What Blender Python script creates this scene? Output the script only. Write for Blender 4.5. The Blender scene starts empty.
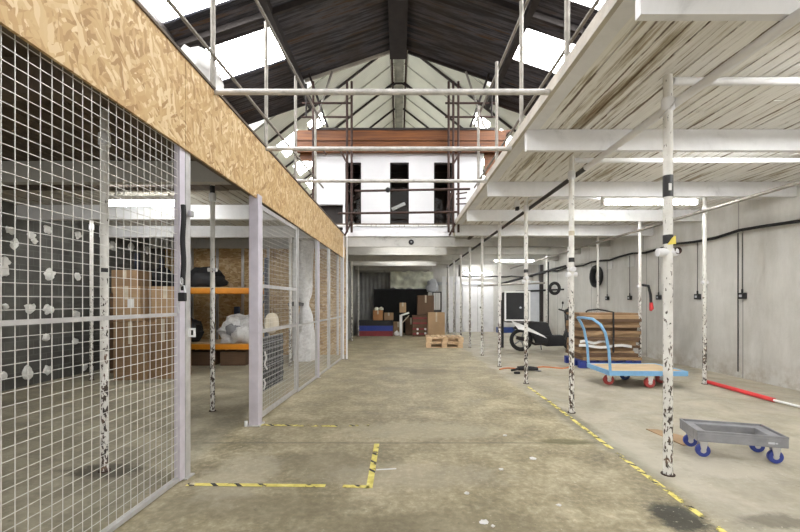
import bpy, math, random
from mathutils import Vector, Matrix, noise
random.seed(7)
S = bpy.context.scene
COL = S.collection
F = 400.0; H = 1.25; CX = 399.0; CY = 302.0
R = math.radians

def P(px, py, Y):
    """point at depth Y seen at a place of the photograph"""
    return Vector(((px-CX)/F*Y, Y, H-(py-CY)/F*Y))
def zr(v): return H+v
def cage_x(Y): return -1.62+0.047*Y

# ------------------------------------------------------------------ mesh builder
class MB:
    def __init__(s): s.v=[]; s.f=[]
    def add(s, vs, fs):
        b=len(s.v); s.v+= [tuple(v) for v in vs]; s.f+=[tuple(i+b for i in f) for f in fs]; return s
    def box(s, a, b):
        x0,y0,z0=a; x1,y1,z1=b
        return s.add([(x0,y0,z0),(x1,y0,z0),(x1,y1,z0),(x0,y1,z0),(x0,y0,z1),(x1,y0,z1),(x1,y1,z1),(x0,y1,z1)],
            [(0,3,2,1),(4,5,6,7),(0,1,5,4),(1,2,6,5),(2,3,7,6),(3,0,4,7)])
    def cbox(s, c, d, rot=None):
        hx,hy,hz=d[0]/2,d[1]/2,d[2]/2
        vs=[Vector(p) for p in [(-hx,-hy,-hz),(hx,-hy,-hz),(hx,hy,-hz),(-hx,hy,-hz),(-hx,-hy,hz),(hx,-hy,hz),(hx,hy,hz),(-hx,hy,hz)]]
        if rot is not None: vs=[rot@v for v in vs]
        c=Vector(c)
        return s.add([v+c for v in vs],[(0,3,2,1),(4,5,6,7),(0,1,5,4),(1,2,6,5),(2,3,7,6),(3,0,4,7)])
    def hexa(s, q0, q1):
        """two quads (same winding) joined"""
        return s.add(list(q0)+list(q1),[(3,2,1,0),(4,5,6,7),(0,1,5,4),(1,2,6,5),(2,3,7,6),(3,0,4,7)])
    def bar(s, p, q, w, h):
        p=Vector(p); q=Vector(q); d=(q-p).normalized()
        up=Vector((0,0,1)) if abs(d.z)<.95 else Vector((1,0,0))
        a=d.cross(up).normalized()*w/2; b=a.cross(d).normalized()*h/2
        return s.hexa([p-a-b,p+a-b,p+a+b,p-a+b],[q-a-b,q+a-b,q+a+b,q-a+b])
    def tube(s, pts, r, n=8, caps=True, closed=False):
        pts=[Vector(p) for p in pts]; m=len(pts)
        rs=r if isinstance(r,(list,tuple)) else [r]*m
        vs=[]; fs=[]; pa=None
        for i,p in enumerate(pts):
            if closed: d=(pts[(i+1)%m]-pts[i-1]).normalized()
            else: d=(pts[min(i+1,m-1)]-pts[max(i-1,0)]).normalized()
            if pa is None:
                up=Vector((0,0,1)) if abs(d.z)<.9 else Vector((1,0,0))
                a=d.cross(up).normalized()
            else:
                a=pa-d*pa.dot(d)
                a=a.normalized() if a.length>1e-6 else d.orthogonal().normalized()
            pa=a; b=d.cross(a)
            for k in range(n):
                t=2*math.pi*k/n
                vs.append(p+(a*math.cos(t)+b*math.sin(t))*rs[i])
        for i in range(m if closed else m-1):
            j=(i+1)%m
            for k in range(n):
                l=(k+1)%n
                fs.append((i*n+k,i*n+l,j*n+l,j*n+k))
        if caps and not closed:
            fs.append(tuple(range(n-1,-1,-1))); fs.append(tuple((m-1)*n+k for k in range(n)))
        return s.add(vs,fs)
    def cyl(s, p, q, r, n=12): return s.tube([p,q],r,n)
    def lathe(s, prof, c=(0,0,0), axis='z', n=20):
        c=Vector(c); vs=[]; fs=[]; m=len(prof)
        for (r,h) in prof:
            for k in range(n):
                t=2*math.pi*k/n; x=r*math.cos(t); y=r*math.sin(t)
                v={'z':(x,y,h),'x':(h,x,y),'y':(x,h,y)}[axis]
                vs.append(Vector(v)+c)
        for i in range(m-1):
            for k in range(n):
                l=(k+1)%n; fs.append((i*n+k,i*n+l,(i+1)*n+l,(i+1)*n+k))
        return s.add(vs,fs)
    def prism(s, poly, axis, a, b):
        """outline extruded along an axis between a and b"""
        n=len(poly)
        def mk(u,v,w): return {'y':(u,w,v),'x':(w,u,v),'z':(u,v,w)}[axis]
        vs=[mk(u,v,a) for u,v in poly]+[mk(u,v,b) for u,v in poly]
        fs=[tuple(range(n-1,-1,-1)),tuple(range(n,2*n))]+[(i,(i+1)%n,n+(i+1)%n,n+i) for i in range(n)]
        return s.add(vs,fs)
    def grid(s, fn, nu, nv):
        vs=[fn(i/nu,j/nv) for i in range(nu+1) for j in range(nv+1)]
        fs=[(i*(nv+1)+j,(i+1)*(nv+1)+j,(i+1)*(nv+1)+j+1,i*(nv+1)+j+1) for i in range(nu) for j in range(nv)]
        return s.add(vs,fs)
    def blob(s, c, rad, amp=.15, fr=2.0, nu=18, nv=12, seed=0, flat=0):
        c=Vector(c); vs=[]; fs=[]
        for j in range(nv+1):
            ph=math.pi*j/nv
            for i in range(nu):
                t=2*math.pi*i/nu
                d=Vector((math.sin(ph)*math.cos(t),math.sin(ph)*math.sin(t),math.cos(ph)))
                k=1+amp*noise.noise(d*fr+Vector((seed*3.1,seed*1.7,seed)))*2+amp*.5*noise.noise(d*fr*2.7+Vector((seed,seed*2.3,9)))
                p=Vector((d.x*rad[0],d.y*rad[1],d.z*rad[2]))*k
                if flat and p.z<-rad[2]*flat: p.z=-rad[2]*flat
                vs.append(p+c)
        for j in range(nv):
            for i in range(nu):
                l=(i+1)%nu; fs.append((j*nu+i,(j+1)*nu+i,(j+1)*nu+l,j*nu+l))
        return s.add(vs,fs)
    def build(s, name, m, parent=None, smooth=True, bevel=0, loc=None, rot=None):
        me=bpy.data.meshes.new(name); me.from_pydata(s.v,[],s.f); me.validate()
        import bmesh
        bm=bmesh.new(); bm.from_mesh(me); bmesh.ops.recalc_face_normals(bm,faces=bm.faces); bm.to_mesh(me); bm.free()
        me.materials.append(m)
        if smooth:
            me.shade_smooth(); me.set_sharp_from_angle(angle=R(38))
        o=bpy.data.objects.new(name,me); COL.objects.link(o)
        if parent is not None: o.parent=parent
        if loc is not None: o.location=loc
        if rot is not None: o.rotation_euler=rot
        if bevel:
            b=o.modifiers.new('bevel','BEVEL'); b.width=bevel; b.segments=2; b.limit_method='ANGLE'
        return o

def thing(name, label, cat, loc=(0,0,0), rz=0, group=None):
    o=bpy.data.objects.new(name,None); COL.objects.link(o); o.empty_display_size=.1
    o.location=loc; o.rotation_euler=(0,0,rz); o['label']=label; o['category']=cat
    if group: o['group']=group
    return o
def tag(o, label, cat, group=None, kind=None):
    o['label']=label; o['category']=cat
    if group: o['group']=group
    if kind: o['kind']=kind
    return o
def struct(o, label=None, cat=None):
    o['kind']='structure'
    if label: o['label']=label
    if cat: o['category']=cat
    return o
def dup(root, label, loc=None, rz=None):
    c=root.copy(); COL.objects.link(c)
    if loc is not None: c.location=loc
    if rz is not None: c.rotation_euler=(0,0,rz)
    c['label']=label
    for ch in root.children:
        d=ch.copy(); COL.objects.link(d); d.parent=c
        for g in ch.children:
            e=g.copy(); COL.objects.link(e); e.parent=d
    return c

# ------------------------------------------------------------------ materials
def newmat(name):
    m=bpy.data.materials.new(name); m.use_nodes=True
    nt=m.node_tree; b=nt.nodes['Principled BSDF']
    return m,nt,b
def N(nt,t,**k):
    n=nt.nodes.new(t)
    for a,v in k.items():
        if a in n.inputs.keys() if hasattr(n.inputs,'keys') else False: n.inputs[a].default_value=v
        else: setattr(n,a,v)
    return n
def coords(nt, kind='pos', scale=(1,1,1), rot=(0,0,0), loc=(0,0,0)):
    if kind=='pos':
        g=nt.nodes.new('ShaderNodeNewGeometry'); src=g.outputs['Position']
    else:
        g=nt.nodes.new('ShaderNodeTexCoord'); src=g.outputs['Object']
    mp=nt.nodes.new('ShaderNodeMapping'); nt.links.new(src,mp.inputs[0])
    mp.inputs['Scale'].default_value=scale; mp.inputs['Rotation'].default_value=rot; mp.inputs['Location'].default_value=loc
    return mp.outputs[0]
def nz(nt, co, scale, detail=4, rough=.6, dist=0):
    n=nt.nodes.new('ShaderNodeTexNoise'); nt.links.new(co,n.inputs['Vector'])
    n.inputs['Scale'].default_value=scale; n.inputs['Detail'].default_value=detail
    n.inputs['Roughness'].default_value=rough; n.inputs['Distortion'].default_value=dist
    return n.outputs['Fac']
def ramp(nt, fac, stops, interp='LINEAR'):
    r=nt.nodes.new('ShaderNodeValToRGB'); nt.links.new(fac,r.inputs[0])
    cr=r.color_ramp; cr.interpolation=interp
    while len(cr.elements)<len(stops): cr.elements.new(.5)
    for e,(p,c) in zip(cr.elements,stops):
        e.position=p; e.color=(c[0],c[1],c[2],1) if isinstance(c,(tuple,list)) else (c,c,c,1)
    return r.outputs[0]
def mix(nt, fac, a, b, mode='MIX'):
    n=nt.nodes.new('ShaderNodeMix'); n.data_type='RGBA'; n.blend_type=mode
    for sock,val in ((n.inputs[0],fac),(n.inputs[6],a),(n.inputs[7],b)):
        if isinstance(val,(int,float)): sock.default_value=val
        elif isinstance(val,tuple): sock.default_value=(val[0],val[1],val[2],1)
        else: nt.links.new(val,sock)
    return n.outputs[2]
def mth(nt, op, a, b=0.0, c=0.0, clamp=False):
    n=nt.nodes.new('ShaderNodeMath'); n.operation=op; n.use_clamp=clamp
    for s,v in zip(n.inputs,(a,b,c)):
        if isinstance(v,(int,float)): s.default_value=v
        else: nt.links.new(v,s)
    return n.outputs[0]
def bump(nt, b, h, strength=.3, dist=.01):
    n=nt.nodes.new('ShaderNodeBump'); n.inputs['Strength'].default_value=strength; n.inputs['Distance'].default_value=dist
    nt.links.new(h,n.inputs['Height']); nt.links.new(n.outputs[0],b.inputs['Normal'])
def setc(nt,b,c): nt.links.new(c,b.inputs['Base Color'])

def plain(name, col, rough=.6, metal=0.0, var=.12, scale=8, kind='obj'):
    m,nt,b=newmat(name)
    co=coords(nt,kind)
    f=nz(nt,co,scale,5)
    lo=tuple(max(0,c*(1-var)) for c in col); hi=tuple(min(1,c*(1+var)) for c in col)
    setc(nt,b,ramp(nt,f,[(.3,lo),(.7,hi)]))
    b.inputs['Roughness'].default_value=rough; b.inputs['Metallic'].default_value=metal
    return m
def emit(name, col, st):
    m,nt,b=newmat(name)
    b.inputs['Base Color'].default_value=(*col,1); b.inputs['Emission Color'].default_value=(*col,1)
    b.inputs['Emission Strength'].default_value=st
    return m

def mat_floor():
    m,nt,b=newmat('concrete_floor')
    co=coords(nt)
    big=nz(nt,co,.55,5,.6,.4); mid=nz(nt,co,2.6,6,.65,.3); fine=nz(nt,co,22,6,.7)
    c=ramp(nt,big,[(.34,(.17,.145,.09)),(.5,(.34,.3,.2)),(.64,(.52,.47,.345))])
    c=mix(nt,.6,c,ramp(nt,mid,[(.36,(.14,.12,.07)),(.5,(.34,.3,.205)),(.62,(.6,.55,.425))]))
    c=mix(nt,.27,c,ramp(nt,fine,[(.38,(.1,.09,.055)),(.52,(.34,.31,.22)),(.64,(.72,.67,.55))]))
    # aisle edge: right side bay is greyer concrete
    sep=nt.nodes.new('ShaderNodeSeparateXYZ'); nt.links.new(co,sep.inputs[0]); X,Y=sep.outputs[0],sep.outputs[1]
    wob=mth(nt,'MULTIPLY',mth(nt,'SUBTRACT',nz(nt,co,1.3,4),.5),.5)
    right=mth(nt,'MULTIPLY',mth(nt,'ADD',mth(nt,'SUBTRACT',X,1.7),wob),7,clamp=True)
    c=mix(nt,mth(nt,'MULTIPLY',right,.35),c,(.46,.44,.4))
    grey=ramp(nt,nz(nt,co,1.7,7,.7,.5),[(.32,(.2,.19,.155)),(.5,(.38,.365,.32)),(.68,(.56,.54,.49))])
    c=mix(nt,mth(nt,'MULTIPLY',right,.55),c,grey)
    left=mth(nt,'MULTIPLY',mth(nt,'ADD',mth(nt,'SUBTRACT',-1.55,X),wob),7,clamp=True)
    c=mix(nt,mth(nt,'MULTIPLY',left,.5),c,ramp(nt,mid,[(.3,(.16,.155,.13)),(.7,(.36,.35,.3))]))
    # construction joints
    for yj in (3.55,7.6,12.0):
        d=mth(nt,'ABSOLUTE',mth(nt,'SUBTRACT',mth(nt,'ADD',Y,mth(nt,'MULTIPLY',wob,.06)),yj))
        l=mth(nt,'SUBTRACT',1,mth(nt,'DIVIDE',d,.03),clamp=True)
        inside=mth(nt,'LESS_THAN',mth(nt,'ABSOLUTE',X),1.75)
        c=mix(nt,mth(nt,'MULTIPLY',mth(nt,'MULTIPLY',l,inside),.6),c,(.12,.11,.08))
    # oily / mossy stains with shapes of their own
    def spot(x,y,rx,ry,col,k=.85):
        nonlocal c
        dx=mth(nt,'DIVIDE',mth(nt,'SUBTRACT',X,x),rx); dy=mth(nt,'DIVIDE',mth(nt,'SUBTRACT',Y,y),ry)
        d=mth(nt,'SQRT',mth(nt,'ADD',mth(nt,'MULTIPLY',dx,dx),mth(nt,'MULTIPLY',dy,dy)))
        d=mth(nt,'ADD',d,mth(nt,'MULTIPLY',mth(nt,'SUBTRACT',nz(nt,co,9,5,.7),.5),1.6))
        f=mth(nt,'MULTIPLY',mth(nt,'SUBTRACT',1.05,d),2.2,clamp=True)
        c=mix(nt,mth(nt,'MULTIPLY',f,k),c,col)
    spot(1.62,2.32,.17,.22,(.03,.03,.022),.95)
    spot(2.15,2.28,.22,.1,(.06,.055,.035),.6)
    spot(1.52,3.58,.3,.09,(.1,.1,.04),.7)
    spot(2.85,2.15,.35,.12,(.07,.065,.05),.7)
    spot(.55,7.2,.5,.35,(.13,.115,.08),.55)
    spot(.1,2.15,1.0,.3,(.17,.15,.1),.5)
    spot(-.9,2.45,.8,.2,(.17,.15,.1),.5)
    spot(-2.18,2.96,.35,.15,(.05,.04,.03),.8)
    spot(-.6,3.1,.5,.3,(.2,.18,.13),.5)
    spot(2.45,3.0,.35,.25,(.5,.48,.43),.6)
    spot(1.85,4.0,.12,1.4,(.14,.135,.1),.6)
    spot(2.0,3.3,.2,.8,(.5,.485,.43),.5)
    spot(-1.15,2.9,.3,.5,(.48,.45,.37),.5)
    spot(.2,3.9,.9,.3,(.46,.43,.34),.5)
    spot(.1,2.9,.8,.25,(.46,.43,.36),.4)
    c=mix(nt,1.0,c,(1.0,.97,.9),'MULTIPLY')
    fl=ramp(nt,nz(nt,co,34,6,.75),[(.6,0),(.66,1)])
    fl=mth(nt,'MULTIPLY',fl,ramp(nt,nz(nt,co,1.9,4,.6),[(.45,0),(.6,.75)]))
    c=mix(nt,fl,c,(.68,.64,.53))
    dk=ramp(nt,nz(nt,co,12,6,.75,.5),[(.63,0),(.72,.6)])
    c=mix(nt,dk,c,(.1,.09,.06))
    setc(nt,b,c)
    rr=ramp(nt,mid,[(.3,.42),(.7,.75)])
    nt.links.new(rr,b.inputs['Roughness'])
    bump(nt,b,mix(nt,.5,fine,mid),.35,.012)
    return m
def mat_osb():
    m,nt,b=newmat('strand_board')
    def layer(rot,loc):
        co=coords(nt,'obj',(1,1,1),rot,loc)
        mp=nt.nodes.new('ShaderNodeMapping'); nt.links.new(co,mp.inputs[0]); mp.inputs['Scale'].default_value=(11,11,44)
        w=nt.nodes.new('ShaderNodeTexNoise'); nt.links.new(co,w.inputs['Vector']); w.inputs['Scale'].default_value=9
        ad=nt.nodes.new('ShaderNodeVectorMath'); ad.operation='MULTIPLY_ADD'
        nt.links.new(w.outputs['Color'],ad.inputs[0]); ad.inputs[1].default_value=(1.2,1.2,2.6); nt.links.new(mp.outputs[0],ad.inputs[2])
        v=nt.nodes.new('ShaderNodeTexVoronoi'); nt.links.new(ad.outputs[0],v.inputs['Vector']); v.inputs['Scale'].default_value=1
        s=nt.nodes.new('ShaderNodeSeparateColor'); nt.links.new(v.outputs['Color'],s.inputs[0])
        return s.outputs
    A=layer((R(35),0,R(0)),(0,0,0)); B=layer((R(-40),0,0),(3,1,5)); C_=layer((R(80),0,0),(7,2,1))
    st=[(0,(.33,.19,.072)),(.25,(.47,.3,.128)),(.65,(.54,.37,.175)),(1,(.7,.55,.33))]
    c=ramp(nt,A[0],st)
    c=mix(nt,ramp(nt,B[1],[(.52,0),(.56,1)]),c,ramp(nt,B[0],st))
    c=mix(nt,ramp(nt,C_[1],[(.66,0),(.7,1)]),c,ramp(nt,C_[0],st))
    setc(nt,b,c); b.inputs['Roughness'].default_value=.6
    return m
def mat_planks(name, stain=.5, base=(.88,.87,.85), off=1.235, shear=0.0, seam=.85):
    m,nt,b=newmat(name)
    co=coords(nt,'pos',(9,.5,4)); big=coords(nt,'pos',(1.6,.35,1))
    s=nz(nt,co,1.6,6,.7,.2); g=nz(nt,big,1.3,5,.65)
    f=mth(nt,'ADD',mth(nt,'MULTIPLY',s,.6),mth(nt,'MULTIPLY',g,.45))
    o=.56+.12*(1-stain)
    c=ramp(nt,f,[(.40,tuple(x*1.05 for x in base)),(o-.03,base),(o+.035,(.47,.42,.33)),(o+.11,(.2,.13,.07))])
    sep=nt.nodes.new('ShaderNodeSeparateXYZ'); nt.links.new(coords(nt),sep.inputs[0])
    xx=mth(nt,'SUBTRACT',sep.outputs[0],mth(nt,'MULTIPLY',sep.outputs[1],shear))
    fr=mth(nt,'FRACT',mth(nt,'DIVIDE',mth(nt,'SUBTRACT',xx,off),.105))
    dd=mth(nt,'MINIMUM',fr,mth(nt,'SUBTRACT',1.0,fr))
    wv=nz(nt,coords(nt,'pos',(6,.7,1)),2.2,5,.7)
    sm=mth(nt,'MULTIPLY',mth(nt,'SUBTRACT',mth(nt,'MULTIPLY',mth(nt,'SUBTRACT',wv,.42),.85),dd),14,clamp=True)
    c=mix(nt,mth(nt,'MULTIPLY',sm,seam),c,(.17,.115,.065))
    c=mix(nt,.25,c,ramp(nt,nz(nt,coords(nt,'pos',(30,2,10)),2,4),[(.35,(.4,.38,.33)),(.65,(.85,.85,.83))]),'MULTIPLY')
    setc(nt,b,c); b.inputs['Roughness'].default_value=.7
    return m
def mat_whitewood(name='white_painted_timber', c0=(.8,.8,.82), dirt=.5):
    m,nt,b=newmat(name)
    co=coords(nt); f=nz(nt,co,3,6,.7,.5)
    c=ramp(nt,f,[(.35,c0),(.6,tuple(x*.9 for x in c0)),(.74,tuple(x*(1-dirt*.6) for x in c0)),(.85,(.3,.25,.19))])
    setc(nt,b,c); b.inputs['Roughness'].default_value=.6
    return m
def mat_pole():
    m,nt,b=newmat('chipped_white_paint')
    co=coords(nt); s2=coords(nt,'pos',(1,1,.45))
    a=nz(nt,s2,48,3,.6,.4); d=nz(nt,co,2.2,3)
    sep=nt.nodes.new('ShaderNodeSeparateXYZ'); nt.links.new(co,sep.inputs[0])
    low=mth(nt,'MULTIPLY',mth(nt,'SUBTRACT',1.75,sep.outputs[2]),.85,clamp=True)
    low=mth(nt,'MULTIPLY',low,mth(nt,'ADD',.5,d))
    f=mth(nt,'ADD',a,mth(nt,'MULTIPLY',low,.165))
    f=mth(nt,'ADD',f,mth(nt,'MULTIPLY',mth(nt,'SUBTRACT',d,.5),.18))
    k=ramp(nt,f,[(.66,0),(.685,1)])
    rust=ramp(nt,nz(nt,co,14,3),[(.35,(.02,.018,.017)),(.55,(.08,.055,.04)),(.72,(.22,.13,.085))])
    c=mix(nt,k,ramp(nt,nz(nt,co,7,4),[(.3,(.62,.6,.56)),(.7,(.78,.77,.74))]),rust)
    setc(nt,b,c); b.inputs['Roughness'].default_value=.5
    return m
def mat_wall():
    m,nt,b=newmat('rendered_concrete_wall')
    co=coords(nt); f=nz(nt,co,1.1,7,.65,.6); g=nz(nt,coords(nt,'pos',(1,1,.25)),3.2,6,.7); h=nz(nt,co,30,4)
    c=ramp(nt,f,[(.3,(.55,.54,.515)),(.55,(.67,.66,.635)),(.72,(.75,.74,.72))])
    c=mix(nt,.35,c,ramp(nt,g,[(.33,(.45,.435,.4)),(.6,(.72,.71,.69))]))
    # tan water marks low down, old dark scuffs
    sep=nt.nodes.new('ShaderNodeSeparateXYZ'); nt.links.new(co,sep.inputs[0])
    low=mth(nt,'MULTIPLY',mth(nt,'SUBTRACT',.42,sep.outputs[2]),2.2,clamp=True)
    low=mth(nt,'MULTIPLY',low,ramp(nt,nz(nt,co,4,6,.7),[(.42,0),(.62,1)]))
    c=mix(nt,mth(nt,'MULTIPLY',low,.65),c,(.3,.24,.16))
    sc=ramp(nt,nz(nt,co,5,7,.75,.8),[(.7,0),(.78,1)])
    c=mix(nt,mth(nt,'MULTIPLY',sc,.55),c,(.16,.15,.14))
    # upright shutter joints
    for yj in (6.55,9.1,11.7,14.2):
        d=mth(nt,'ABSOLUTE',mth(nt,'SUBTRACT',sep.outputs[1],yj))
        c=mix(nt,mth(nt,'MULTIPLY',mth(nt,'LESS_THAN',d,.012),.6),c,(.2,.2,.19))
    setc(nt,b,c); b.inputs['Roughness'].default_value=.85
    bump(nt,b,mix(nt,.6,h,f),.4,.03)
    return m
def mat_block():
    m,nt,b=newmat('dark_blockwork')
    co=coords(nt,'pos',(1,1,1),(0,0,0))
    sw=nt.nodes.new('ShaderNodeSeparateXYZ'); nt.links.new(co,sw.inputs[0])
    cb=nt.nodes.new('ShaderNodeCombineXYZ'); nt.links.new(sw.outputs[1],cb.inputs[0]); nt.links.new(sw.outputs[2],cb.inputs[1])
    br=nt.nodes.new('ShaderNodeTexBrick'); nt.links.new(cb.outputs[0],br.inputs['Vector'])
    br.inputs['Scale'].default_value=1; br.inputs['Brick Width'].default_value=.45; br.inputs['Row Height'].default_value=.225; br.inputs['Mortar Size'].default_value=.008
    br.inputs['Color1'].default_value=(.085,.085,.078,1); br.inputs['Color2'].default_value=(.12,.118,.108,1); br.inputs['Mortar'].default_value=(.16,.16,.15,1)
    c=mix(nt,.5,br.outputs[0],ramp(nt,nz(nt,co,2.5,6),[(.3,(.05,.05,.046)),(.7,(.17,.168,.155))]))
    setc(nt,b,c); b.inputs['Roughness'].default_value=.9
    return m
def mat_roof():
    m,nt,b=newmat('rusty_corrugated_iron')
    co=coords(nt,'pos',(.45,9,.45)); f=nz(nt,co,1.1,6,.72,.2); g=nz(nt,coords(nt),.9,5,.6)
    c=ramp(nt,f,[(.32,(.012,.012,.016)),(.45,(.04,.042,.055)),(.55,(.12,.12,.14)),(.62,(.09,.055,.035)),(.72,(.24,.13,.08))])
    c=mix(nt,ramp(nt,g,[(.4,0),(.65,.6)]),c,(.06,.042,.03))
    setc(nt,b,c); b.inputs['Roughness'].default_value=.45; b.inputs['Metallic'].default_value=.3
    return m
def mat_card(name, col):
    m,nt,b=newmat(name)
    co=coords(nt,'obj'); f=nz(nt,co,3,5); h=nz(nt,coords(nt,'obj',(1,1,14)),6,4)
    c=ramp(nt,f,[(.3,tuple(x*.8 for x in col)),(.7,tuple(x*1.12 for x in col))])
    c=mix(nt,.25,c,ramp(nt,h,[(.35,tuple(x*.6 for x in col)),(.65,tuple(x*1.15 for x in col))]))
    setc(nt,b,c); b.inputs['Roughness'].default_value=.8
    return m
def mat_tape(worn=.5):
    m,nt,b=newmat('hazard_tape')
    co=coords(nt); sep=nt.nodes.new('ShaderNodeSeparateXYZ'); nt.links.new(co,sep.inputs[0])
    s=mth(nt,'ADD',sep.outputs[0],sep.outputs[1])
    fr=mth(nt,'FRACT',mth(nt,'MULTIPLY',s,6.2))
    k=mth(nt,'LESS_THAN',fr,.22)
    k=mth(nt,'MULTIPLY',k,ramp(nt,nz(nt,co,3.1,3),[(.45,0),(.5,1)]))
    c=mix(nt,k,ramp(nt,nz(nt,co,20,4),[(.3,(.62,.53,.12)),(.6,(.85,.76,.22)),(.75,(.9,.84,.42))]),(.03,.03,.028))
    setc(nt,b,c); b.inputs['Roughness'].default_value=.55
    al=ramp(nt,nz(nt,co,7.0,5,.7),[(worn-.03,0),(worn+.03,1)])
    nt.links.new(al,b.inputs['Alpha'])
    return m
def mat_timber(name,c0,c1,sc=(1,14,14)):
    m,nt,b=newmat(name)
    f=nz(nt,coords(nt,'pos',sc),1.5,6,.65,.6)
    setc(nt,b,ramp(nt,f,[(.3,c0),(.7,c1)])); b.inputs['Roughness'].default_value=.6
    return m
def mat_plastic_wrap():
    m,nt,b=newmat('white_polythene')
    co=coords(nt,'obj'); f=nz(nt,co,9,5,.7,1.0)
    setc(nt,b,ramp(nt,f,[(.3,(.55,.54,.54)),(.6,(.78,.78,.79))])); b.inputs['Roughness'].default_value=.3
    bump(nt,b,f,.8,.03)
    return m

M=dict(
 floor=mat_floor(), osb=mat_osb(), wall=mat_wall(), block=mat_block(), roof=mat_roof(), pole=mat_pole(),
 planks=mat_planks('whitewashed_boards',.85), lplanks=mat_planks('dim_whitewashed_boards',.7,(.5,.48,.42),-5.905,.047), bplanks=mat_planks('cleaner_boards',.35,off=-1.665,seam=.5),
 ww=mat_whitewood(), wwd=mat_whitewood('grimy_white_timber',(.5,.49,.46),.8),
 brownboards=mat_timber('brown_and_unlit_boards',(.05,.036,.024),(.15,.11,.075),(9,.6,4)),
 galv=plain('galvanised_steel',(.56,.55,.55),.42,.55,.12,12),
 wire=plain('galvanised_wire',(.66,.65,.62),.45,.35,.08,12),
 lav=plain('lilac_grey_steel',(.6,.56,.63),.45,.3,.1,7),
 tube=plain('scaffold_tube',(.27,.25,.22),.5,.4,.25,9,'pos'),
 wtube=plain('white_scaffold_tube',(.52,.5,.48),.5,.2,.25,14,'pos'),
 rust=plain('rusted_scaffold',(.055,.03,.024),.75,.2,.35,9,'pos'),
 steel=plain('dark_steel_section',(.03,.024,.022),.6,.3,.3,5,'pos'),
 pale=plain('pale_painted_sheet',(.86,.88,.78),.7,0,.07,1.5,'pos'),
 palebeam=plain('weathered_pale_sheet',(.42,.43,.36),.7,0,.35,3,'pos'),
 barge=plain('pale_edge_strip',(.5,.46,.4),.6,0,.2,5,'pos'),
 fascia=mat_timber('stained_timber',(.07,.018,.004),(.23,.08,.016),(.7,1,12)),
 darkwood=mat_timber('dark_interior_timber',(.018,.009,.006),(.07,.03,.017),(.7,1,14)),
 room=plain('white_wall_lining',(.68,.68,.7),.75,0,.03,2),
 black=plain('black_plastic',(.013,.013,.015),.7,0,.3,6), tapeblk=plain('black_tape',(.02,.02,.022),.4,0,.2,10),
 rubber=plain('black_rubber',(.02,.02,.02),.8,0,.2,8), chrome=plain('bright_steel',(.6,.6,.62),.3,.8,.1,8),
 blue=plain('pale_blue_paint',(.2,.42,.68),.4,.1,.1,8), navy=plain('navy_blue_paint',(.02,.05,.2),.5,0,.2,6),
 bluewheel=plain('blue_rubber',(.03,.05,.26),.45,0,.15,10), redwheel=plain('red_rubber',(.32,.04,.035),.5,0,.2,10),
 red=plain('red_paint',(.62,.04,.045),.4,0,.12,8), redc=plain('dull_red_plastic',(.2,.02,.024),.5,0,.2,6),
 bluep=plain('royal_blue_plastic',(.018,.04,.26),.45,0,.15,6),
 orange=plain('orange_rack_paint',(.78,.3,.02),.45,.1,.08,6), rackblue=plain('dark_rack_steel',(.04,.05,.08),.5,.2,.2,6),
 ply=mat_timber('plywood_deck',(.42,.3,.17),(.66,.51,.33),(2,16,4)), pine=mat_timber('raw_pine',(.5,.33,.18),(.76,.58,.38),(2,14,14)),
 white=plain('white_plastic',(.8,.8,.79),.4,0,.05,6), paper=plain('white_paper',(.74,.74,.73),.8,0,.04,4),
 grey=plain('grey_plastic',(.23,.23,.245),.5,0,.18,9), lgrey=plain('light_grey_board',(.5,.52,.56),.6,0,.1,4),
 card=mat_card('brown_card',(.29,.185,.1)), card2=mat_card('tan_card',(.4,.265,.15)), card3=mat_card('dark_card',(.13,.075,.042)), card4=mat_card('orange_card',(.4,.19,.075)),
 tape=mat_tape(.4), tapew=mat_tape(.46), yellow=plain('yellow_tape',(.75,.62,.1),.5,0,.1,9),
 wrap=mat_plastic_wrap(), sack=plain('off_white_sack',(.74,.73,.72),.8,0,.12,6), beige=plain('beige_sack',(.5,.44,.34),.85,0,.2,6),
 plaster=plain('white_filler',(.88,.88,.86),.9,0,.08,8), cable=plain('orange_cable',(.6,.2,.07),.6,0,.1,8),
 sheet=plain('pale_crumpled_sheet',(.74,.76,.64),.5,0,.3,3,'obj'),
 lamp=emit('lit_tube',(1,1,.98),42.0), sky=emit('bright_skylight',(1,1,1),19.0),
 cor_grey=plain('grey_corrugated_panel',(.3,.3,.29),.6,.2,.2,2,'pos'),
 concrete_dk=plain('oily_black',(.008,.008,.008),.95,0,.2,6),
)
gm,nt,b=newmat('window_glass')
tr=nt.nodes.new('ShaderNodeBsdfTransparent'); gl=nt.nodes.new('ShaderNodeBsdfGlossy'); gl.inputs['Roughness'].default_value=.02
mx=nt.nodes.new('ShaderNodeMixShader'); mx.inputs[0].default_value=.015
nt.links.new(tr.outputs[0],mx.inputs[1]); nt.links.new(gl.outputs[0],mx.inputs[2])
nt.links.new(mx.outputs[0],nt.nodes['Material Output'].inputs[0]); M['glass']=gm

# ================================================================== SETTING
XL,XR,YB=-5.55,5.63,16.8
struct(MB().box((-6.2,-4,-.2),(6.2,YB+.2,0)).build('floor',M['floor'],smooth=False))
struct(MB().box((XL-.2,-1.5,0),(XL,9.5,4.95)).build('wall_left',M['block'],smooth=False))
struct(MB().box((XR,-1.5,0),(XR+.2,YB,3.93)).build('wall_right',M['wall'],smooth=False))
struct(MB().box((XR,-1.5,3.931),(XR+.2,9.9,4.95)).build('wall_right_upper',M['wall'],smooth=False))
# projecting upper band of the right wall
struct(MB().box((XR-.07,-1.5,zr(1.16)),(XR-.001,YB-.001,zr(1.63))).build('trim_1',M['wall'],smooth=False))
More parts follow.
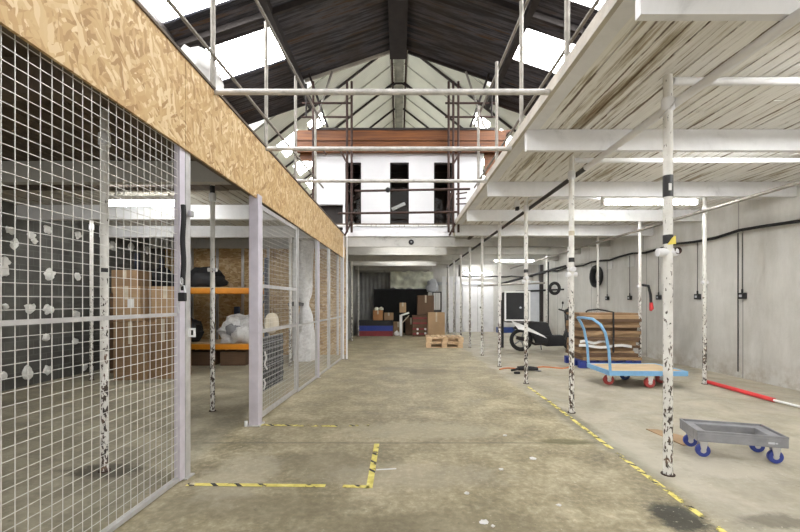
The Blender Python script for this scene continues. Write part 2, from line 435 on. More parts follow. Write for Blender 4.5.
# back wall with gable
struct(MB().prism([(-5.55,0),(5.63,0),(5.63,3.9),(0,8.3),(-5.55,3.9)],'y',YB,YB+.2).build('wall_back',M['wall'],smooth=False))
# strand board end wall of the caged bay, with its studs
struct(MB().box((XL,9.5,0),(-1.25,9.6,2.66)).build('wall_cage_end',M['osb'],smooth=False))
sb=MB()
for x in (-4.9,-4.3,-3.7,-3.1,-2.5,-1.95,-1.45): sb.box((x-.025,9.45,0),(x+.025,9.499,2.66))
struct(sb.build('trim_2',M['galv'],smooth=False))
# corrugated partition beyond the cage, left side of the low store
def corr(x0,z0,x1,z1,y0,y1,pitch=.076,amp=.017,per=6,mb=None,nseg=1):
    mb=mb or MB()
    d=Vector((x1-x0,0,z1-z0)).normalized(); nrm=Vector((-d.z,0,d.x))
    n=max(2,int((y1-y0)/pitch*per))
    def fn(u,v):
        y=y0+(y1-y0)*u; h=amp*math.sin(2*math.pi*(y/pitch))
        p=Vector((x0+(x1-x0)*v,y,z0+(z1-z0)*v))+nrm*h
        return p
    return mb.grid(fn,n,nseg)
struct(corr(-1.68,0,-1.68,2.85,9.61,YB,.15,.014).build('wall_partition',M['cor_grey']))
bw=MB()
bw.grid(lambda u,v:(-1.66+1.9*u, YB-.02+.012*math.sin(u*1.9*2*math.pi/.17), 2.8*v),60,1)
struct(bw.build('wall_back_cladding',M['cor_grey']))

# ---- dark roof over the aisle: corrugated iron with rooflights
RZ,SL=zr(5.67),.34
def rz_(x): return RZ-SL*abs(x)
lights=[(7.13,8.04),(5.38,6.3),(3.6,4.52),(1.85,2.77),(.1,1.02)]  # the nearer pairs, out of view, are added for more light
rm=MB()
for s in (-1,1):
    corr(s*.02,rz_(.02),s*2.17,rz_(2.17),-1.5,8.9,mb=rm)
    ys=[-1.5]+[v for p in sorted(lights) for v in p]+[9.9]
    for i in range(0,len(ys),2): corr(s*2.17,rz_(2.17),s*3.77,rz_(3.77),ys[i],ys[i+1],mb=rm)
    corr(s*3.77,rz_(3.77),s*5.75,rz_(5.75),-1.5,9.9,mb=rm)
struct(rm.build('ceiling',M['roof']))
k=0
for s in (-1,1):
    for (a,b_) in lights:
        k+=1
        mb=MB().hexa([(s*2.17,a,rz_(2.17)),(s*3.77,a,rz_(3.77)),(s*3.77,b_,rz_(3.77)),(s*2.17,b_,rz_(2.17))],
                     [(s*2.17,a,rz_(2.17)+.01),(s*3.77,a,rz_(3.77)+.01),(s*3.77,b_,rz_(3.77)+.01),(s*2.17,b_,rz_(2.17)+.01)])
        struct(mb.build('window_%d'%k,M['sky'],smooth=False))
# ridge beam, purlins, edge strip
t=3
def trim(mb,m,smooth=False):
    global t
    o=struct(mb.build('trim_%d'%t,m,smooth=smooth)); t+=1; return o
trim(MB().box((-.2,-1.5,RZ-.3),(.16,8.85,RZ-.09)),M['steel'])
for s in (-1,1):
    trim(MB().box((s*2.17-.06,-1.5,rz_(2.17)-.17),(s*2.17+.06,9.85,rz_(2.17)-.015)),M['steel'])
    trim(MB().box((s*3.77-.06,-1.5,rz_(3.77)-.17),(s*3.77+.06,9.85,rz_(3.77)-.015)),M['steel'])
    trim(MB().bar((s*.2,8.9,rz_(.2)-.04),(s*2.1,8.9,rz_(2.1)-.04),.05,.06),M['barge'] if s<0 else M['steel'])
    for yy in (.0,3.2,4.95,6.7):
        trim(MB().bar((s*.2,yy,rz_(.2)-.1),(s*5.5,yy,rz_(5.5)-.1),.06,.1),M['steel'])
# ---- pale roof over the far part
PZ,PS=zr(7.1),.78
def pz_(x): return PZ-PS*abs(x)
pl=[(11.25,12.2),(13.0,13.95),(14.75,15.65)]
pm=MB()
for s in (-1,1):
    corr(s*.1,pz_(.1),s*2.17,pz_(2.17),8.75,YB,.085,.016,mb=pm)
    corr(s*2.17,pz_(2.17),s*2.6,pz_(2.6),9.95,11.35,.085,.016,mb=pm); corr(s*2.17,pz_(2.17),s*2.6,pz_(2.6),12.0,YB,.085,.016,mb=pm)
    corr(s*2.6,pz_(2.6),s*2.87,pz_(2.87),9.95,YB,.085,.016,mb=pm)
    ys=[9.95]+[v for p in pl for v in p]+[YB]
    for i in range(0,len(ys),2): corr(s*2.87,pz_(2.87),s*3.44,pz_(3.44),ys[i],ys[i+1],.085,.016,mb=pm)
    corr(s*3.44,pz_(3.44),s*5.75,pz_(5.75),9.95,YB,.085,.016,mb=pm)
struct(pm.build('ceiling_far',M['pale']))
for s in (-1,1):
    for (x0,x1,a,b_) in [(2.17,2.6,11.35,12.0)]+[(2.87,3.44,a,b_) for a,b_ in pl]:
        k+=1
        q=[(s*x0,a,pz_(x0)),(s*x1,a,pz_(x1)),(s*x1,b_,pz_(x1)),(s*x0,b_,pz_(x0))]
        struct(MB().hexa(q,[(x,y,z+.01) for x,y,z in q]).build('window_%d'%k,M['sky'],smooth=False))
trim(MB().prism([(-.18,PZ-.12),(-.1,PZ-.03),(.1,PZ-.03),(.18,PZ-.12)],'y',8.75,YB),M['palebeam'])
for s in (-1,1):
    trim(MB().box((s*.2-.025,8.75,PZ-.22),(s*.2+.025,YB,PZ-.13)),M['rust'])
    for yy in (10.75,12.6,14.3,16.0):
        trim(MB().bar((s*.15,yy,pz_(.15)-.07),(s*5.4,yy,pz_(5.4)-.07),.045,.05),M['steel'])
    for yy in (9.97,11.65,13.45,15.15):
        trim(MB().bar((s*.15,yy,pz_(.15)-.04),(s*5.4,yy,pz_(5.4)-.04),.03,.025),M['palebeam'])
trim(MB().tube([(-.3,12.6,pz_(.3)-.1),(-.1,12.6,pz_(.3)+.02),(.1,12.6,pz_(.3)+.02),(.3,12.6,pz_(.3)-.1)],.03,6),M['steel'])

# ---- timber decks (mezzanine undersides): boards run away from the camera
def deck(name,x0,x1,y0,y1,z,m,shear=0.0,w=.105,gap=.009,th=.03,seed=1):
    rnd=random.Random(seed); mb=MB(); x=x0
    while x<x1-.02:
        xe=min(x+w-gap*rnd.choice((.4,.5,.7,.9,1.3)),x1); y=y0-rnd.random()*1.5
        while y<y1:
            ye=min(y+rnd.uniform(2.4,3.9),y1); ya=max(y,y0)
            if ye-ya>.05:
                d=rnd.uniform(-.004,.004)
                q=[(x+shear*ya,ya,z+d),(xe+shear*ya,ya,z+d),(xe+shear*ye,ye-.003,z+d),(x+shear*ye,ye-.003,z+d)]
                mb.hexa(q,[(a,b_,z+th) for a,b_,c in q])
            y=ye
        x+=w
    o=struct(mb.build(name,m,smooth=False)); mb=MB()
    mb.hexa([(x0+shear*y0,y0,z+th+.001),(x1+shear*y0,y0,z+th+.001),(x1+shear*y1,y1,z+th+.001),(x0+shear*y1,y1,z+th+.001)],
            [(x0+shear*y0,y0,z+th+.03),(x1+shear*y0,y0,z+th+.03),(x1+shear*y1,y1,z+th+.03),(x0+shear*y1,y1,z+th+.03)])
    mb.build('floor_deck',M['brownboards'],o,smooth=False)
    return o
ZB=zr(1.685)
deck('ceiling_right',1.24,XR-.001,-1.2,8.88,ZB,M['planks'],seed=3)
deck('ceiling_store',-1.66,XR-.001,8.885,YB-.001,ZB,M['bplanks'],seed=5)
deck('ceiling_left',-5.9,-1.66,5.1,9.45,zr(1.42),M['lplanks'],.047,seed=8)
deck('ceiling_left_near',-5.75,-1.66,-1.2,5.095,zr(1.42),M['brownboards'],.047,seed=9)  # unlit near boards: their shade is put into the brown colour
# edge strip of the right deck
trim(MB().box((1.205,-1.2,ZB-.02),(1.239,8.88,ZB+.075)),M['barge'])
# joists
for y in (.3,2.05,3.89,5.58,7.28):
    trim(MB().box((1.24,y,zr(1.475)),(XR-.08,y+.05,ZB-.006)),M['ww'])
trim(MB().box((1.24,-1.2,ZB-.014),(1.36,8.85,ZB-.006)),M['ww'])
trim(MB().box((1.24,8.72,zr(1.45)),(XR-.08,8.8,ZB-.006)),M['ww'])
trim(MB().box((-1.66,8.82,zr(1.22)),(1.235,8.9,zr(1.44))),M['wwd'])
trim(MB().box((-1.66,8.78,zr(1.445)),(1.19,8.9,zr(1.56))),M['ww'])
for y in (10.35,11.9,13.45,15.0,16.4):
    trim(MB().box((-1.64,y,zr(1.22)),(1.235,y+.08,zr(1.55))),M['wwd'])
for y in (10.5,12.2,13.9,15.6):
    trim(MB().box((1.26,y,zr(1.46)),(XR-.08,y+.07,ZB-.006)),M['wwd'])
trim(MB().box((-1.66,8.91,zr(1.551)),(1.235,YB-.01,zr(1.58))),M['lplanks'])
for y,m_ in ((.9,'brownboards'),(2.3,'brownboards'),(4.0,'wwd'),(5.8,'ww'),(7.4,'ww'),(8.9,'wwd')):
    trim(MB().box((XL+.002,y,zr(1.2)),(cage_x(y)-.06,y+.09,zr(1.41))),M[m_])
# dark rail behind the strand board
trim(MB().hexa([(cage_x(.3)-.09,.3,zr(1.13)),(cage_x(.3)-.03,.3,zr(1.13)),(cage_x(.3)-.03,.3,zr(1.4)),(cage_x(.3)-.09,.3,zr(1.4))],
               [(cage_x(8.8)-.09,8.8,zr(1.0)),(cage_x(8.8)-.03,8.8,zr(1.0)),(cage_x(8.8)-.03,8.8,zr(1.4)),(cage_x(8.8)-.09,8.8,zr(1.4))]),M['brownboards'])

# ---- white upper room at the end of the aisle
WY=8.92; wt,wb=zr(3.42),zr(1.56)
w1,w0=zr(3.115),zr(1.68)
mb=MB()
mb.box((-1.87,WY,zr(2.2)),(-1.2,WY+.1,wt))
for a,b_ in ((-.845,-.2),(.22,.78),(1.2,1.87)): mb.box((a,WY,wb),(b_,WY+.1,wt))
for a,b_ in ((-1.2,-.845),(-.2,.22),(.78,1.2)):
    mb.box((a,WY,w1),(b_,WY+.1,wt)); mb.box((a,WY,wb),(b_,WY+.1,w0))
struct(mb.build('wall_upper_room',M['room'],smooth=False))
trim(MB().box((-1.25,WY-.03,wb-.02),(-1.205,WY+.1,zr(2.2))),M['ww'])
trim(MB().box((-1.87,WY-.02,zr(2.17)),(-1.2,WY+.09,zr(2.199))),M['ww'])
trim(MB().box((-1.87,WY+.15,wb+.08),(-1.26,WY+.2,zr(2.16))),M['steel'])  # dark sheet standing in for the shade inside the open gap
for i,(a,b_) in enumerate(((-1.2,-.845),(-.2,.22),(.78,1.2))):
    k+=1
    o=struct(MB().box((a+.02,WY+.05,w0+.02),(b_-.02,WY+.058,w1-.02)).build('window_%d'%k,M['glass'],smooth=False))
    f=MB()
    f.box((a,WY+.035,w0),(b_,WY+.075,w0+.03)); f.box((a,WY+.035,w1-.03),(b_,WY+.075,w1))
    f.box((a,WY+.035,w0+.03),(a+.025,WY+.075,w1-.03)); f.box((b_-.025,WY+.035,w0+.03),(b_,WY+.075,w1-.03))
    f.build('window_frame',M['steel'],o,smooth=False)
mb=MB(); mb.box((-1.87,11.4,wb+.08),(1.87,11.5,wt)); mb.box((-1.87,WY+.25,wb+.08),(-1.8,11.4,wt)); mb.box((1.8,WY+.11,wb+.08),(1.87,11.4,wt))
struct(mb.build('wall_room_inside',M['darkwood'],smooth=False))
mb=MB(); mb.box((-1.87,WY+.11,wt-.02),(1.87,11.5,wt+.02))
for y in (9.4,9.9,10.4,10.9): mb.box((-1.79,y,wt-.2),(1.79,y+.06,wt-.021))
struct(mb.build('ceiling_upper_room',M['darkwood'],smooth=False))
# stained timber fascia and its dark capping
fz0,fz1=zr(3.3),zr(3.77); fm=(fz0+fz1)/2
fa=thing('timber_fascia','long reddish brown timber fascia beam of two planks above the white upper room','beam',(0,8.78,fz0))
MB().box((-2.25,0,fm-fz0+.012),(2.35,.11,fz1-fz0)).build('plank',M['fascia'],fa,smooth=False)
MB().box((-2.25,0,0),(2.35,.11,fm-fz0-.012)).build('plank',M['fascia'],fa,smooth=False)
MB().box((-2.25,.03,fm-fz0-.012),(2.35,.1,fm-fz0+.012)).build('joint_strip',M['darkwood'],fa,smooth=False)
MB().box((-2.0,-.02,fz1-fz0),(2.1,.13,fz1-fz0+.045)).build('capping',M['steel'],fa,smooth=False)
trim(MB().prism([(1.9,zr(3.33)),(2.5,zr(3.83)),(2.38,zr(3.83)),(2.36,zr(3.33)),(1.93,zr(2.75))],'y',8.9,8.98),M['fascia'])
trim(MB().box((-2.2,8.9,zr(3.15)),(-1.88,8.96,zr(3.33))),M['fascia'])
# whitish bar inside the middle window
tag(MB().bar(P(392,209.5,9.3),P(405,203.5,9.3),.05,.07).build('white_rail',M['white'],smooth=False),'short white rail slanting inside the middle dark window of the upper room','rail')
# diagonal brown lumber inside the left window
for i,(a,b_) in enumerate((((344.5,190),(361,180)),((344.5,206),(361,194)),((344.5,222),(361,210)))):
    tag(MB().bar(P(*a,9.5),P(*b_,9.5),.03,.1).build('timber_brace',M['darkwood'],smooth=False),
        'dark timber brace slanting inside the left window of the upper room','brace','braces inside the left window')
for i,(x,y,d) in enumerate(((349,188,7),(354,199,6),(356,213,6),(351,224,4))):  # white slips stand in for reflected patches of sun
    p=P(x,y,9.65)
    tag(MB().cbox(p,(.13,.02,.16),Matrix.Rotation(R(25),3,'Y')).build('sun_patch',M['paper'],smooth=False),'white slip drawn as a reflected sun patch behind the braces in the left upper window','paper','sun patches in the left upper window')

# ---- back door, lining, far trim
d=MB().box((2.66,YB-.06,0),(3.95,YB-.001,2.05)).build('door_1',M['ww'],smooth=False); struct(d)
MB().box((3.29,YB-.066,.02),(3.3,YB-.06,2.03)).build('door_joint',M['steel'],d,smooth=False)
MB().box((3.38,YB-.09,.98),(3.44,YB-.06,1.06)).build('door_handle',M['steel'],d,smooth=False)
trim(MB().box((1.6,YB-.14,zr(.72)),(3.7,YB-.1,zr(.83))),M['lgrey'])

# ================================================================== CAGE FRONT
def osb_top(Y): return zr(1.80-.037*Y)
def osb_bot(Y): return zr(1.115-.017*Y)
mb=MB()
ys=[.35,2.79,5.23,7.67,8.88]
fb=thing('fascia_board','long orange-tan strand board fascia running above the wire mesh cage','fascia board',(0,0,0))
for i in range(4):
    a,b_=ys[i]+.002,ys[i+1]-.002
    q0=[(cage_x(a)-.018,a,osb_bot(a)),(cage_x(a),a,osb_bot(a)),(cage_x(a),a,osb_top(a)),(cage_x(a)-.018,a,osb_top(a))]
    q1=[(cage_x(b_)-.018,b_,osb_bot(b_)),(cage_x(b_),b_,osb_bot(b_)),(cage_x(b_),b_,osb_top(b_)),(cage_x(b_)-.018,b_,osb_top(b_))]
    MB().hexa(q0,q1).build('board',M['osb'],fb,smooth=False)
MB().hexa([(cage_x(.35)-.03,.35,osb_top(.35)),(cage_x(.35)+.012,.35,osb_top(.35)),(cage_x(.35)+.012,.35,osb_top(.35)+.02),(cage_x(.35)-.03,.35,osb_top(.35)+.02)],
          [(cage_x(8.88)-.03,8.88,osb_top(8.88)),(cage_x(8.88)+.012,8.88,osb_top(8.88)),(cage_x(8.88)+.012,8.88,osb_top(8.88)+.02),(cage_x(8.88)-.03,8.88,osb_top(8.88)+.02)]).build('edge_strip',M['brownboards'],fb,smooth=False)

ANG=math.atan(.047)  # cage line turns slightly from the aisle
PIT=.0555
def mesh_wires(L,z0,z1,pit=PIT,r=.0014):
    mb=MB(); n=int(L/pit); y=pit*.5
    while y<L: mb.box((-r,y-r,z0),(r,y+r,z1)); y+=pit
    z=z0+pit*.4
    while z<z1: mb.box((r*.6,0,z-r),(r*.6+2*r,L,z+r)); z+=pit
    return mb
def at_cage(Y,dx=-.04): return (cage_x(Y)+dx,Y,0)
CR=-ANG  # local +Y runs along the cage line
def frame(root,L,z0,z1,w=.03,mids=(),m='galv',st0=True,st1=True):
    MB().box((-.015,0,z0),(.015,L,z0+w)).build('bottom_rail',M[m],root,smooth=False)
    MB().box((-.015,0,z1-w),(.015,L,z1)).build('top_rail',M[m],root,smooth=False)
    if st0: MB().box((-.016,0,z0+w),(.016,w,z1-w)).build('stile',M[m],root,smooth=False)
    if st1: MB().box((-.016,L-w,z0+w),(.016,L,z1-w)).build('stile',M[m],root,smooth=False)
    for zm in mids: MB().box((-.015,w,zm-w*.42),(.015,L-w,zm+w*.42)).build('mid_rail',M[m],root,smooth=False)
# near panel
g=thing('mesh_panel','large wire mesh cage panel nearest the camera at the left edge','mesh panel',at_cage(.9),CR)
frame(g,1.86,.012,2.46,.026,(zr(-.085),),'galv',True,False)
MB().box((-.02,1.86,.012),(.02,1.92,2.46)).build('stile',M['lav'],g,smooth=False)
mesh_wires(1.86,.03,2.45).build('wire_mesh',M['wire'],g,smooth=False)
# near post with keeper plate
g=thing('cage_post','lilac grey steel post at the near side of the cage doorway','post',at_cage(2.84),CR)
MB().box((-.03,-.01,0),(.02,.05,2.5)).build('upright',M['galv'],g,smooth=False,bevel=.004)
kp=MB().box((.03,.0,1.0),(.036,.045,1.07)); 
kp2=MB()
kp2.box((.02,.012,1.0),(.075,.018,1.014)).box((.02,.012,1.05),(.075,.018,1.064)).box((.06,.012,1.014),(.075,.018,1.05)).box((.02,.012,1.014),(.04,.018,1.05))
kp2.build('keeper_plate',M['white'],g,smooth=False)
MB().box((-.04,-.03,0),(.04,.07,.008)).build('base_plate',M['galv'],g,smooth=False)
MB().box((.03,.0,1.86),(.05,.04,1.9)).build('hinge',M['chrome'],g,smooth=False)
# hanging black chain sleeve and padlock
g=thing('chain_lock','black sleeved chain with padlock hanging on the near cage post','chain',P(181.5,205,2.74)+Vector((.012,0,0)))
pts=[(.004*math.sin(i*.9),.0,-i*.045) for i in range(14)]
MB().tube(pts,.017,8).build('chain_sleeve',M['black'],g)
MB().cbox((.005,-.02,-.63),(.05,.03,.06)).build('padlock',M['black'],g,bevel=.006)
MB().tube([(-.012,-.02,-.6),(-.012,-.02,-.565),(.0,-.02,-.55),(.018,-.02,-.555),(.022,-.02,-.6)],.006,6).build('shackle',M['chrome'],g)
MB().tube([(.0,-.025,-.5),(.012,-.03,-.51),(.012,-.03,-.54),(.0,-.025,-.55),(-.008,-.02,-.53),(0,-.025,-.5)],.005,6).build('chain_link',M['chrome'],g)
MB().tube([(-.01,-.02,-.66),(-.03,-.02,-.69),(-.02,-.02,-.74)],.005,6).build('key_ring',M['chrome'],g)
# far doorway post (box section)
g=thing('cage_post','thick square lilac grey box post at the far side of the cage doorway','post',(cage_x(4.08)-.035,4.08,0),CR)
MB().box((-.05,-.05,0),(.05,.05,2.34)).build('upright',M['lav'],g,smooth=False,bevel=.006)
MB().box((-.08,-.07,0),(.07,.07,.01)).build('base_plate',M['galv'],g,smooth=False)
MB().cyl((-.075,-.055,0),(-.075,-.055,.05),.018).build('anchor_bolt',M['white'],g)
# hinged door leaf
g=thing('mesh_door','framed wire mesh door leaf hung on the square cage post','mesh door',at_cage(4.2),CR)
frame(g,1.26,.03,2.27,.045,(zr(-.32+.01),zr(.17)),'galv')
mesh_wires(1.25,.05,2.25,.05,.001).build('wire_mesh',M['wire'],g,smooth=False)
for zz in (.3,1.95): MB().cyl((.0,-.03,zz),(.0,-.03,zz+.1),.016).build('hinge',M['chrome'],g)
MB().box((-.01,-.035,.04),(.014,-.008,2.27)).build('hanging_stile',M['galv'],g,smooth=False)
# fixed far panels
for (a,b_,lab) in ((5.49,6.56,'fixed wire mesh cage panel just beyond the hinged mesh door'),(6.68,7.42,'narrow fixed mesh panel beyond the grey intermediate cage post'),(7.49,8.7,'farthest fixed mesh panel of the cage, ending at the white poles')):
    g=thing('mesh_panel',lab,'mesh panel',at_cage(a),CR)
    L=(b_-a)/math.cos(ANG)
    frame(g,L,.012,2.32,.03,(zr(-.32),),'galv')
    mesh_wires(L,.03,2.3,.055,.001).build('wire_mesh',M['wire'],g,smooth=False)
for (y,w,lab,mm) in ((6.62,.05,'grey square post between the two middle fixed mesh panels','lav'),(7.455,.028,'thin pale post between the two farthest mesh panels','galv')):
    g=thing('cage_post',lab,'post',at_cage(y),CR)
    MB().box((-w/2-.01,-w/2,0),(w/2,w/2,2.3)).build('upright',M[mm],g,smooth=False,bevel=.004)
    MB().box((-.05,-w/2-.004,0),(.05,w/2+.004,.006)).build('base_plate',M['galv'],g,smooth=False)

# ================================================================== PROP POLES
ORD=['nearest','second','third','fourth','fifth','sixth','seventh','eighth','ninth','tenth']
def prop(x,y,z1,label,r=.03,coupler=True,mat='pole'):
    g=thing('prop_pole',label,'pole',(x,y,0))
    MB().cyl((0,0,.006),(0,0,z1),r,14).build('shaft',M[mat],g)
    MB().lathe([(0,.0),(r*1.5,.0),(r*1.5,.006),(0,.006)],n=14).build('foot_plate',M['rust'],g)
    if coupler: MB().lathe([(r,z1-.26),(r+.012,z1-.25),(r+.012,z1-.17),(r,z1-.16)],n=14).build('coupler',M['ww'],g)
    return g
PY=[2.9+1.62*i for i in range(9)]
PT=zr(1.64)
rowR=['white prop pole nearest the camera right of the aisle, banded with black tape',
 'second prop pole of the aisle row, with orange mark, left of the blue flatbed trolley',
 'third prop pole of the aisle row, in front of the scooter rear wheel',
 'fourth prop pole of the aisle row, by the orange cable on the floor',
 'fifth prop pole of the aisle row, beyond the orange cable',
 'sixth prop pole of the aisle row, beside the double pallet','seventh prop pole of the aisle row, beyond the pallets',
 'eighth prop pole of the aisle row, near the white back door','farthest prop pole of the aisle row, close to the back wall']
for i,y in enumerate(PY):
    g=prop(1.95,y,PT,rowR[i],.031 if i==0 else .029)
    if i==0:
        MB().cyl((0,0,2.01),(0,0,2.165),.0335,14).build('black_band',M['tapeblk'],g)
        MB().box((-.02,-.04,2.05),(.0,-.0372,2.1)).build('paper_tag',M['paper'],g,smooth=False)
        MB().cyl((0,0,1.67),(0,0,1.735),.0332,14).build('black_band',M['tapeblk'],g)
        MB().prism([(-.03,1.66),(.032,1.665),(.03,1.73),(.005,1.71)],'y',-.0385,-.0365).build('yellow_patch',M['yellow'],g,smooth=False)
        MB().tube([(-.075,0,1.61),(.06,0,1.61)],.031,12).build('side_clamp',M['ww'],g)
        MB().lathe([(.02,0),(.026,0),(.026,.1),(.02,.1),(.02,0)],(.055,-.03,1.62),'y',14).build('rusty_socket',M['rust'],g)
        MB().tube([(-.05,.02,PT-.3),(-.0,-.05,PT-.24),(.04,-.02,PT-.18),(.0,.045,PT-.2)],.007,6).build('wire_tie',M['galv'],g)
    if i==1:
        MB().cyl((0,0,2.0),(0,0,2.05),.032,14).build('orange_mark',M['beige'],g)
    if i in (1,2): 
        MB().tube([(0,-.06,1.62),(0,.06,1.62)],.028,10).build('side_clamp',M['ww'],g)
        MB().tube([(-.06,0,1.56),(.06,0,1.56)],.028,10).build('side_clamp',M['ww'],g)
        MB().cyl((0,0,1.7),(0,0,1.75),.0325,14).build('black_band',M['tapeblk'],g)
# far row by the right wall
rowW=['slim prop pole near the right wall beside the red barrier pole','slim wall-side prop pole standing behind the blue flatbed trolley',
 'slim wall-side prop pole behind the cardboard stack, by the hanging hose','slim wall-side prop pole behind the scooter handlebars',
 'farthest slim wall-side prop pole, by the coiled ring']
for i,y in enumerate([6.1,7.74,9.38,11.0,12.62]):
    g=prop(4.66,y,zr(1.6),rowW[i],.028)
    if i in(0,1): MB().tube([(-.05,0,1.55),(.05,0,1.55)],.024,10).build('side_clamp',M['ww'],g)
# caged bay poles
g=prop(-2.18,2.96,2.66,'chipped white prop pole inside the cage behind the near mesh panel',.027)
MB().cyl((0,0,1.27+.2),(0,0,1.3+.2),.029,14).build('black_band',M['tapeblk'],g)
g=prop(-2.14,4.59,2.66,'chipped prop pole standing inside the open cage doorway',.026)
MB().cyl((0,0,2.43),(0,0,2.58),.028,14).build('black_band',M['tapeblk'],g)
MB().tube([(-.05,0,1.62),(.05,0,1.62)],.024,10).build('side_clamp',M['ww'],g)
prop(-2.12,7.8,2.66,'white prop pole inside the cage seen through the mesh door',.026)
g=prop(-4.92,6.4,2.66,'slim prop pole by the dark left wall beside the cardboard boxes',.026)
# white twin poles at the cage end and poles in the low store
prop(-1.215,8.72,zr(1.44),'left of the twin white poles at the far end of the cage',.02,False,'ww')
prop(-1.14,8.72,zr(1.44),'right of the twin white poles at the far end of the cage',.02,False,'ww')
prop(-1.5,12.75,2.6,'white pole against the corrugated partition left of the low store',.026,False)
prop(-1.48,14.6,2.6,'farther white pole against the corrugated partition beside the coloured crates',.024,False)
# tubes tying the props together
def pipe(p,q,r,m,name,label,cat='pipe',group=None,n=12): return tag(MB().cyl(p,q,r,n).build(name,m),label,cat,group)
pn=['nearest','second nearest','third nearest','fourth nearest','fifth','sixth','seventh','eighth','farthest']
for i,y in enumerate(PY):
    pipe((1.985,y,zr(1.6)),(XR-.08,y,zr(1.6)),.028,M['ww'],'cross_tube','%s white cross tube under the right deck boards, reaching to the wall'%pn[i],'tube')
g=thing('rail_tube','long white and black tube tying the tops of the aisle prop poles','tube',(2.012,0,zr(1.444)))
MB().cyl((0,-1,-.0),(0,4.3,0),.03,12).build('painted_length',M['ww'],g)
MB().cyl((0,4.3,0),(0,YB-.15,0),.026,12).build('bare_length',M['steel'],g)
pipe((4.6,-.5,zr(1.375)),(4.6,YB-.3,zr(1.375)),.024,M['tube'],'rail_tube','long dull tube tying the slim poles near the right wall','tube')
# cable along the right wall
pts=[(XR-.1,1+.5*i,zr(1.16)+.03*math.sin(i*1.9)-.006*i*.3) for i in range(31)]
tag(MB().tube(pts,.024,6).build('wall_cable',M['black']),'black cable running the length of the right wall below its ledge','cable')
pts=[(XR-.1-.22*i,16.55,zr(1.05)+.02*math.sin(i*2)) for i in range(15)]
tag(MB().tube(pts,.03,6).build('dark_pipe',M['black']),'dark pipe crossing the back wall behind the scooter','pipe')
tag(MB().cyl((XR-.02,6.62,.1),(XR-.02,6.62,zr(1.14)),.008,6).build('wall_cable',M['black']),'thin black cable dropping straight down the right wall behind the slim pole','cable')
# hanging pull boxes on the right wall
bx=['nearest','second','third','fourth','fifth']
for i,(px,y) in enumerate(((743,6.52),(699,7.5),(660,8.62),(631,9.7),(608,10.75))):
    g=thing('socket_box','%s black socket box hanging on the right wall, counting from the camera'%bx[i].capitalize(),'socket',(XR-.035,y,1.3))
    MB().box((-.03,-.055,0),(.033,.055,.1)).build('housing',M['black'],g,smooth=False,bevel=.008)
    MB().cyl((0,0,.1),(0,0,.16),.014,8).build('gland',M['black'],g)
    MB().cyl((0,0,.16),(0,0,zr(1.12)-1.3),.006,6).build('drop_cable',M['steel'],g)
    MB().box((-.034,-.025,.03),(-.03,.025,.07)).build('socket_face',M['lgrey'],g,smooth=False)

# ================================================================== SCAFFOLD HANDRAILS AROUND THE VOID
pos=[1.9,3.3,4.46,5.53,6.6]
pname=['nearest','second','third','fourth','farthest']
for s,xx,side in ((-1,-1.38,'left'),(1,1.27,'right')):
    for i,y in enumerate(pos if s<0 else [1.7,3.02,4.15,5.2,6.4]):
        x=xx if s>0 else cage_x(y)-.07
        zb=zr(1.46) if s<0 else ZB+.065
        pipe((x,y,zb),(x,y,zr(3.12)),.021,M['tube'],'rail_post','%s scaffold upright along the %s edge of the upper void'%(pname[i],side),'scaffold tube')
    xa,xb=(xx+.05,)*2 if s>0 else (cage_x(.6)-.035,cage_x(7.0)-.035)
    pipe((xa,.6,zr(3.09)),(xb,7.0,zr(3.09)),.017,M['tube'],'hand_rail','upper handrail tube along the %s edge of the upper void'%side,'scaffold tube')
    pipe((xa,.6,zr(2.0)),(xb,7.0,zr(2.0)),.014,M['tube'],'hand_rail','lower handrail tube along the %s edge of the upper void'%side,'scaffold tube')
for i,(y,z,lab) in enumerate(((3.2,zr(1.68),'nearest pale tube spanning the void between strand board and white deck'),(4.27,zr(1.635),'second pale tube spanning the void, across the timber fascia'),(5.45,zr(1.65),'third pale tube spanning the void, across the dark windows'))):
    pipe((cage_x(y)-.1,y,z),(1.2,y,z),.023,M['wtube'],'cross_tube',lab,'scaffold tube')
pipe(P(355,191,7.6),P(470,189,7.6),.022,M['rust'],'cross_tube','rusty brown tube crossing in front of the windows with a knob','scaffold tube')
tag(MB().blob(P(388,190,7.6),(.05,.05,.05),.05,nu=10,nv=8).build('tube_knob',M['black']),'small black knob clamped on the rusty tube beside the middle window','clamp')
pipe(P(338,213.5,7.9),P(458,212,7.9),.022,M['rust'],'cross_tube','lowest rusty tube crossing in front of the three dark windows','scaffold tube')
# rusty scaffold towers before the white room
def tower(name,label,xs,diag):
    Y=8.62
    g=thing('scaffold_tower',label,'scaffold',(0,Y,zr(1.5)))
    B=Vector((0,Y,zr(1.5)))
    zt=zr(4.75)
    for x in xs: MB().cyl(Vector((x,0,0)),Vector((x,0,zt-zr(1.5))),.026,8).build('standard',M['rust'],g)
    x0,x1=min(xs),max(xs); s=1 if x0>0 else -1
    for z in (zr(4.0),zr(4.3),zr(4.55)):
        MB().cyl((s*1.0,.03,z-B.z),(s*2.1,.03,z-B.z),.022,8).build('ledger',M['rust'],g)
    for (a,b_) in diag:
        MB().cyl(P(*a,Y)-B+Vector((0,-.05,0)),P(*b_,Y)-B+Vector((0,-.05,0)),.02,8).build('brace',M['rust'],g)
    MB().cyl((s*1.85,.06,zr(3.8)-B.z),(s*1.45,.06,zr(5.0)-B.z),.025,8).build('raker',M['tube'],g)
    MB().cyl((s*1.55,.06,zr(3.8)-B.z),(s*1.95,.06,zr(4.95)-B.z),.025,8).build('raker',M['steel'],g)
    MB().cyl((s*2.0,.0,zr(4.0)-B.z),(s*2.0,.0,zr(4.7)-B.z),.02,8).build('upright',M['steel'],g)
    return g
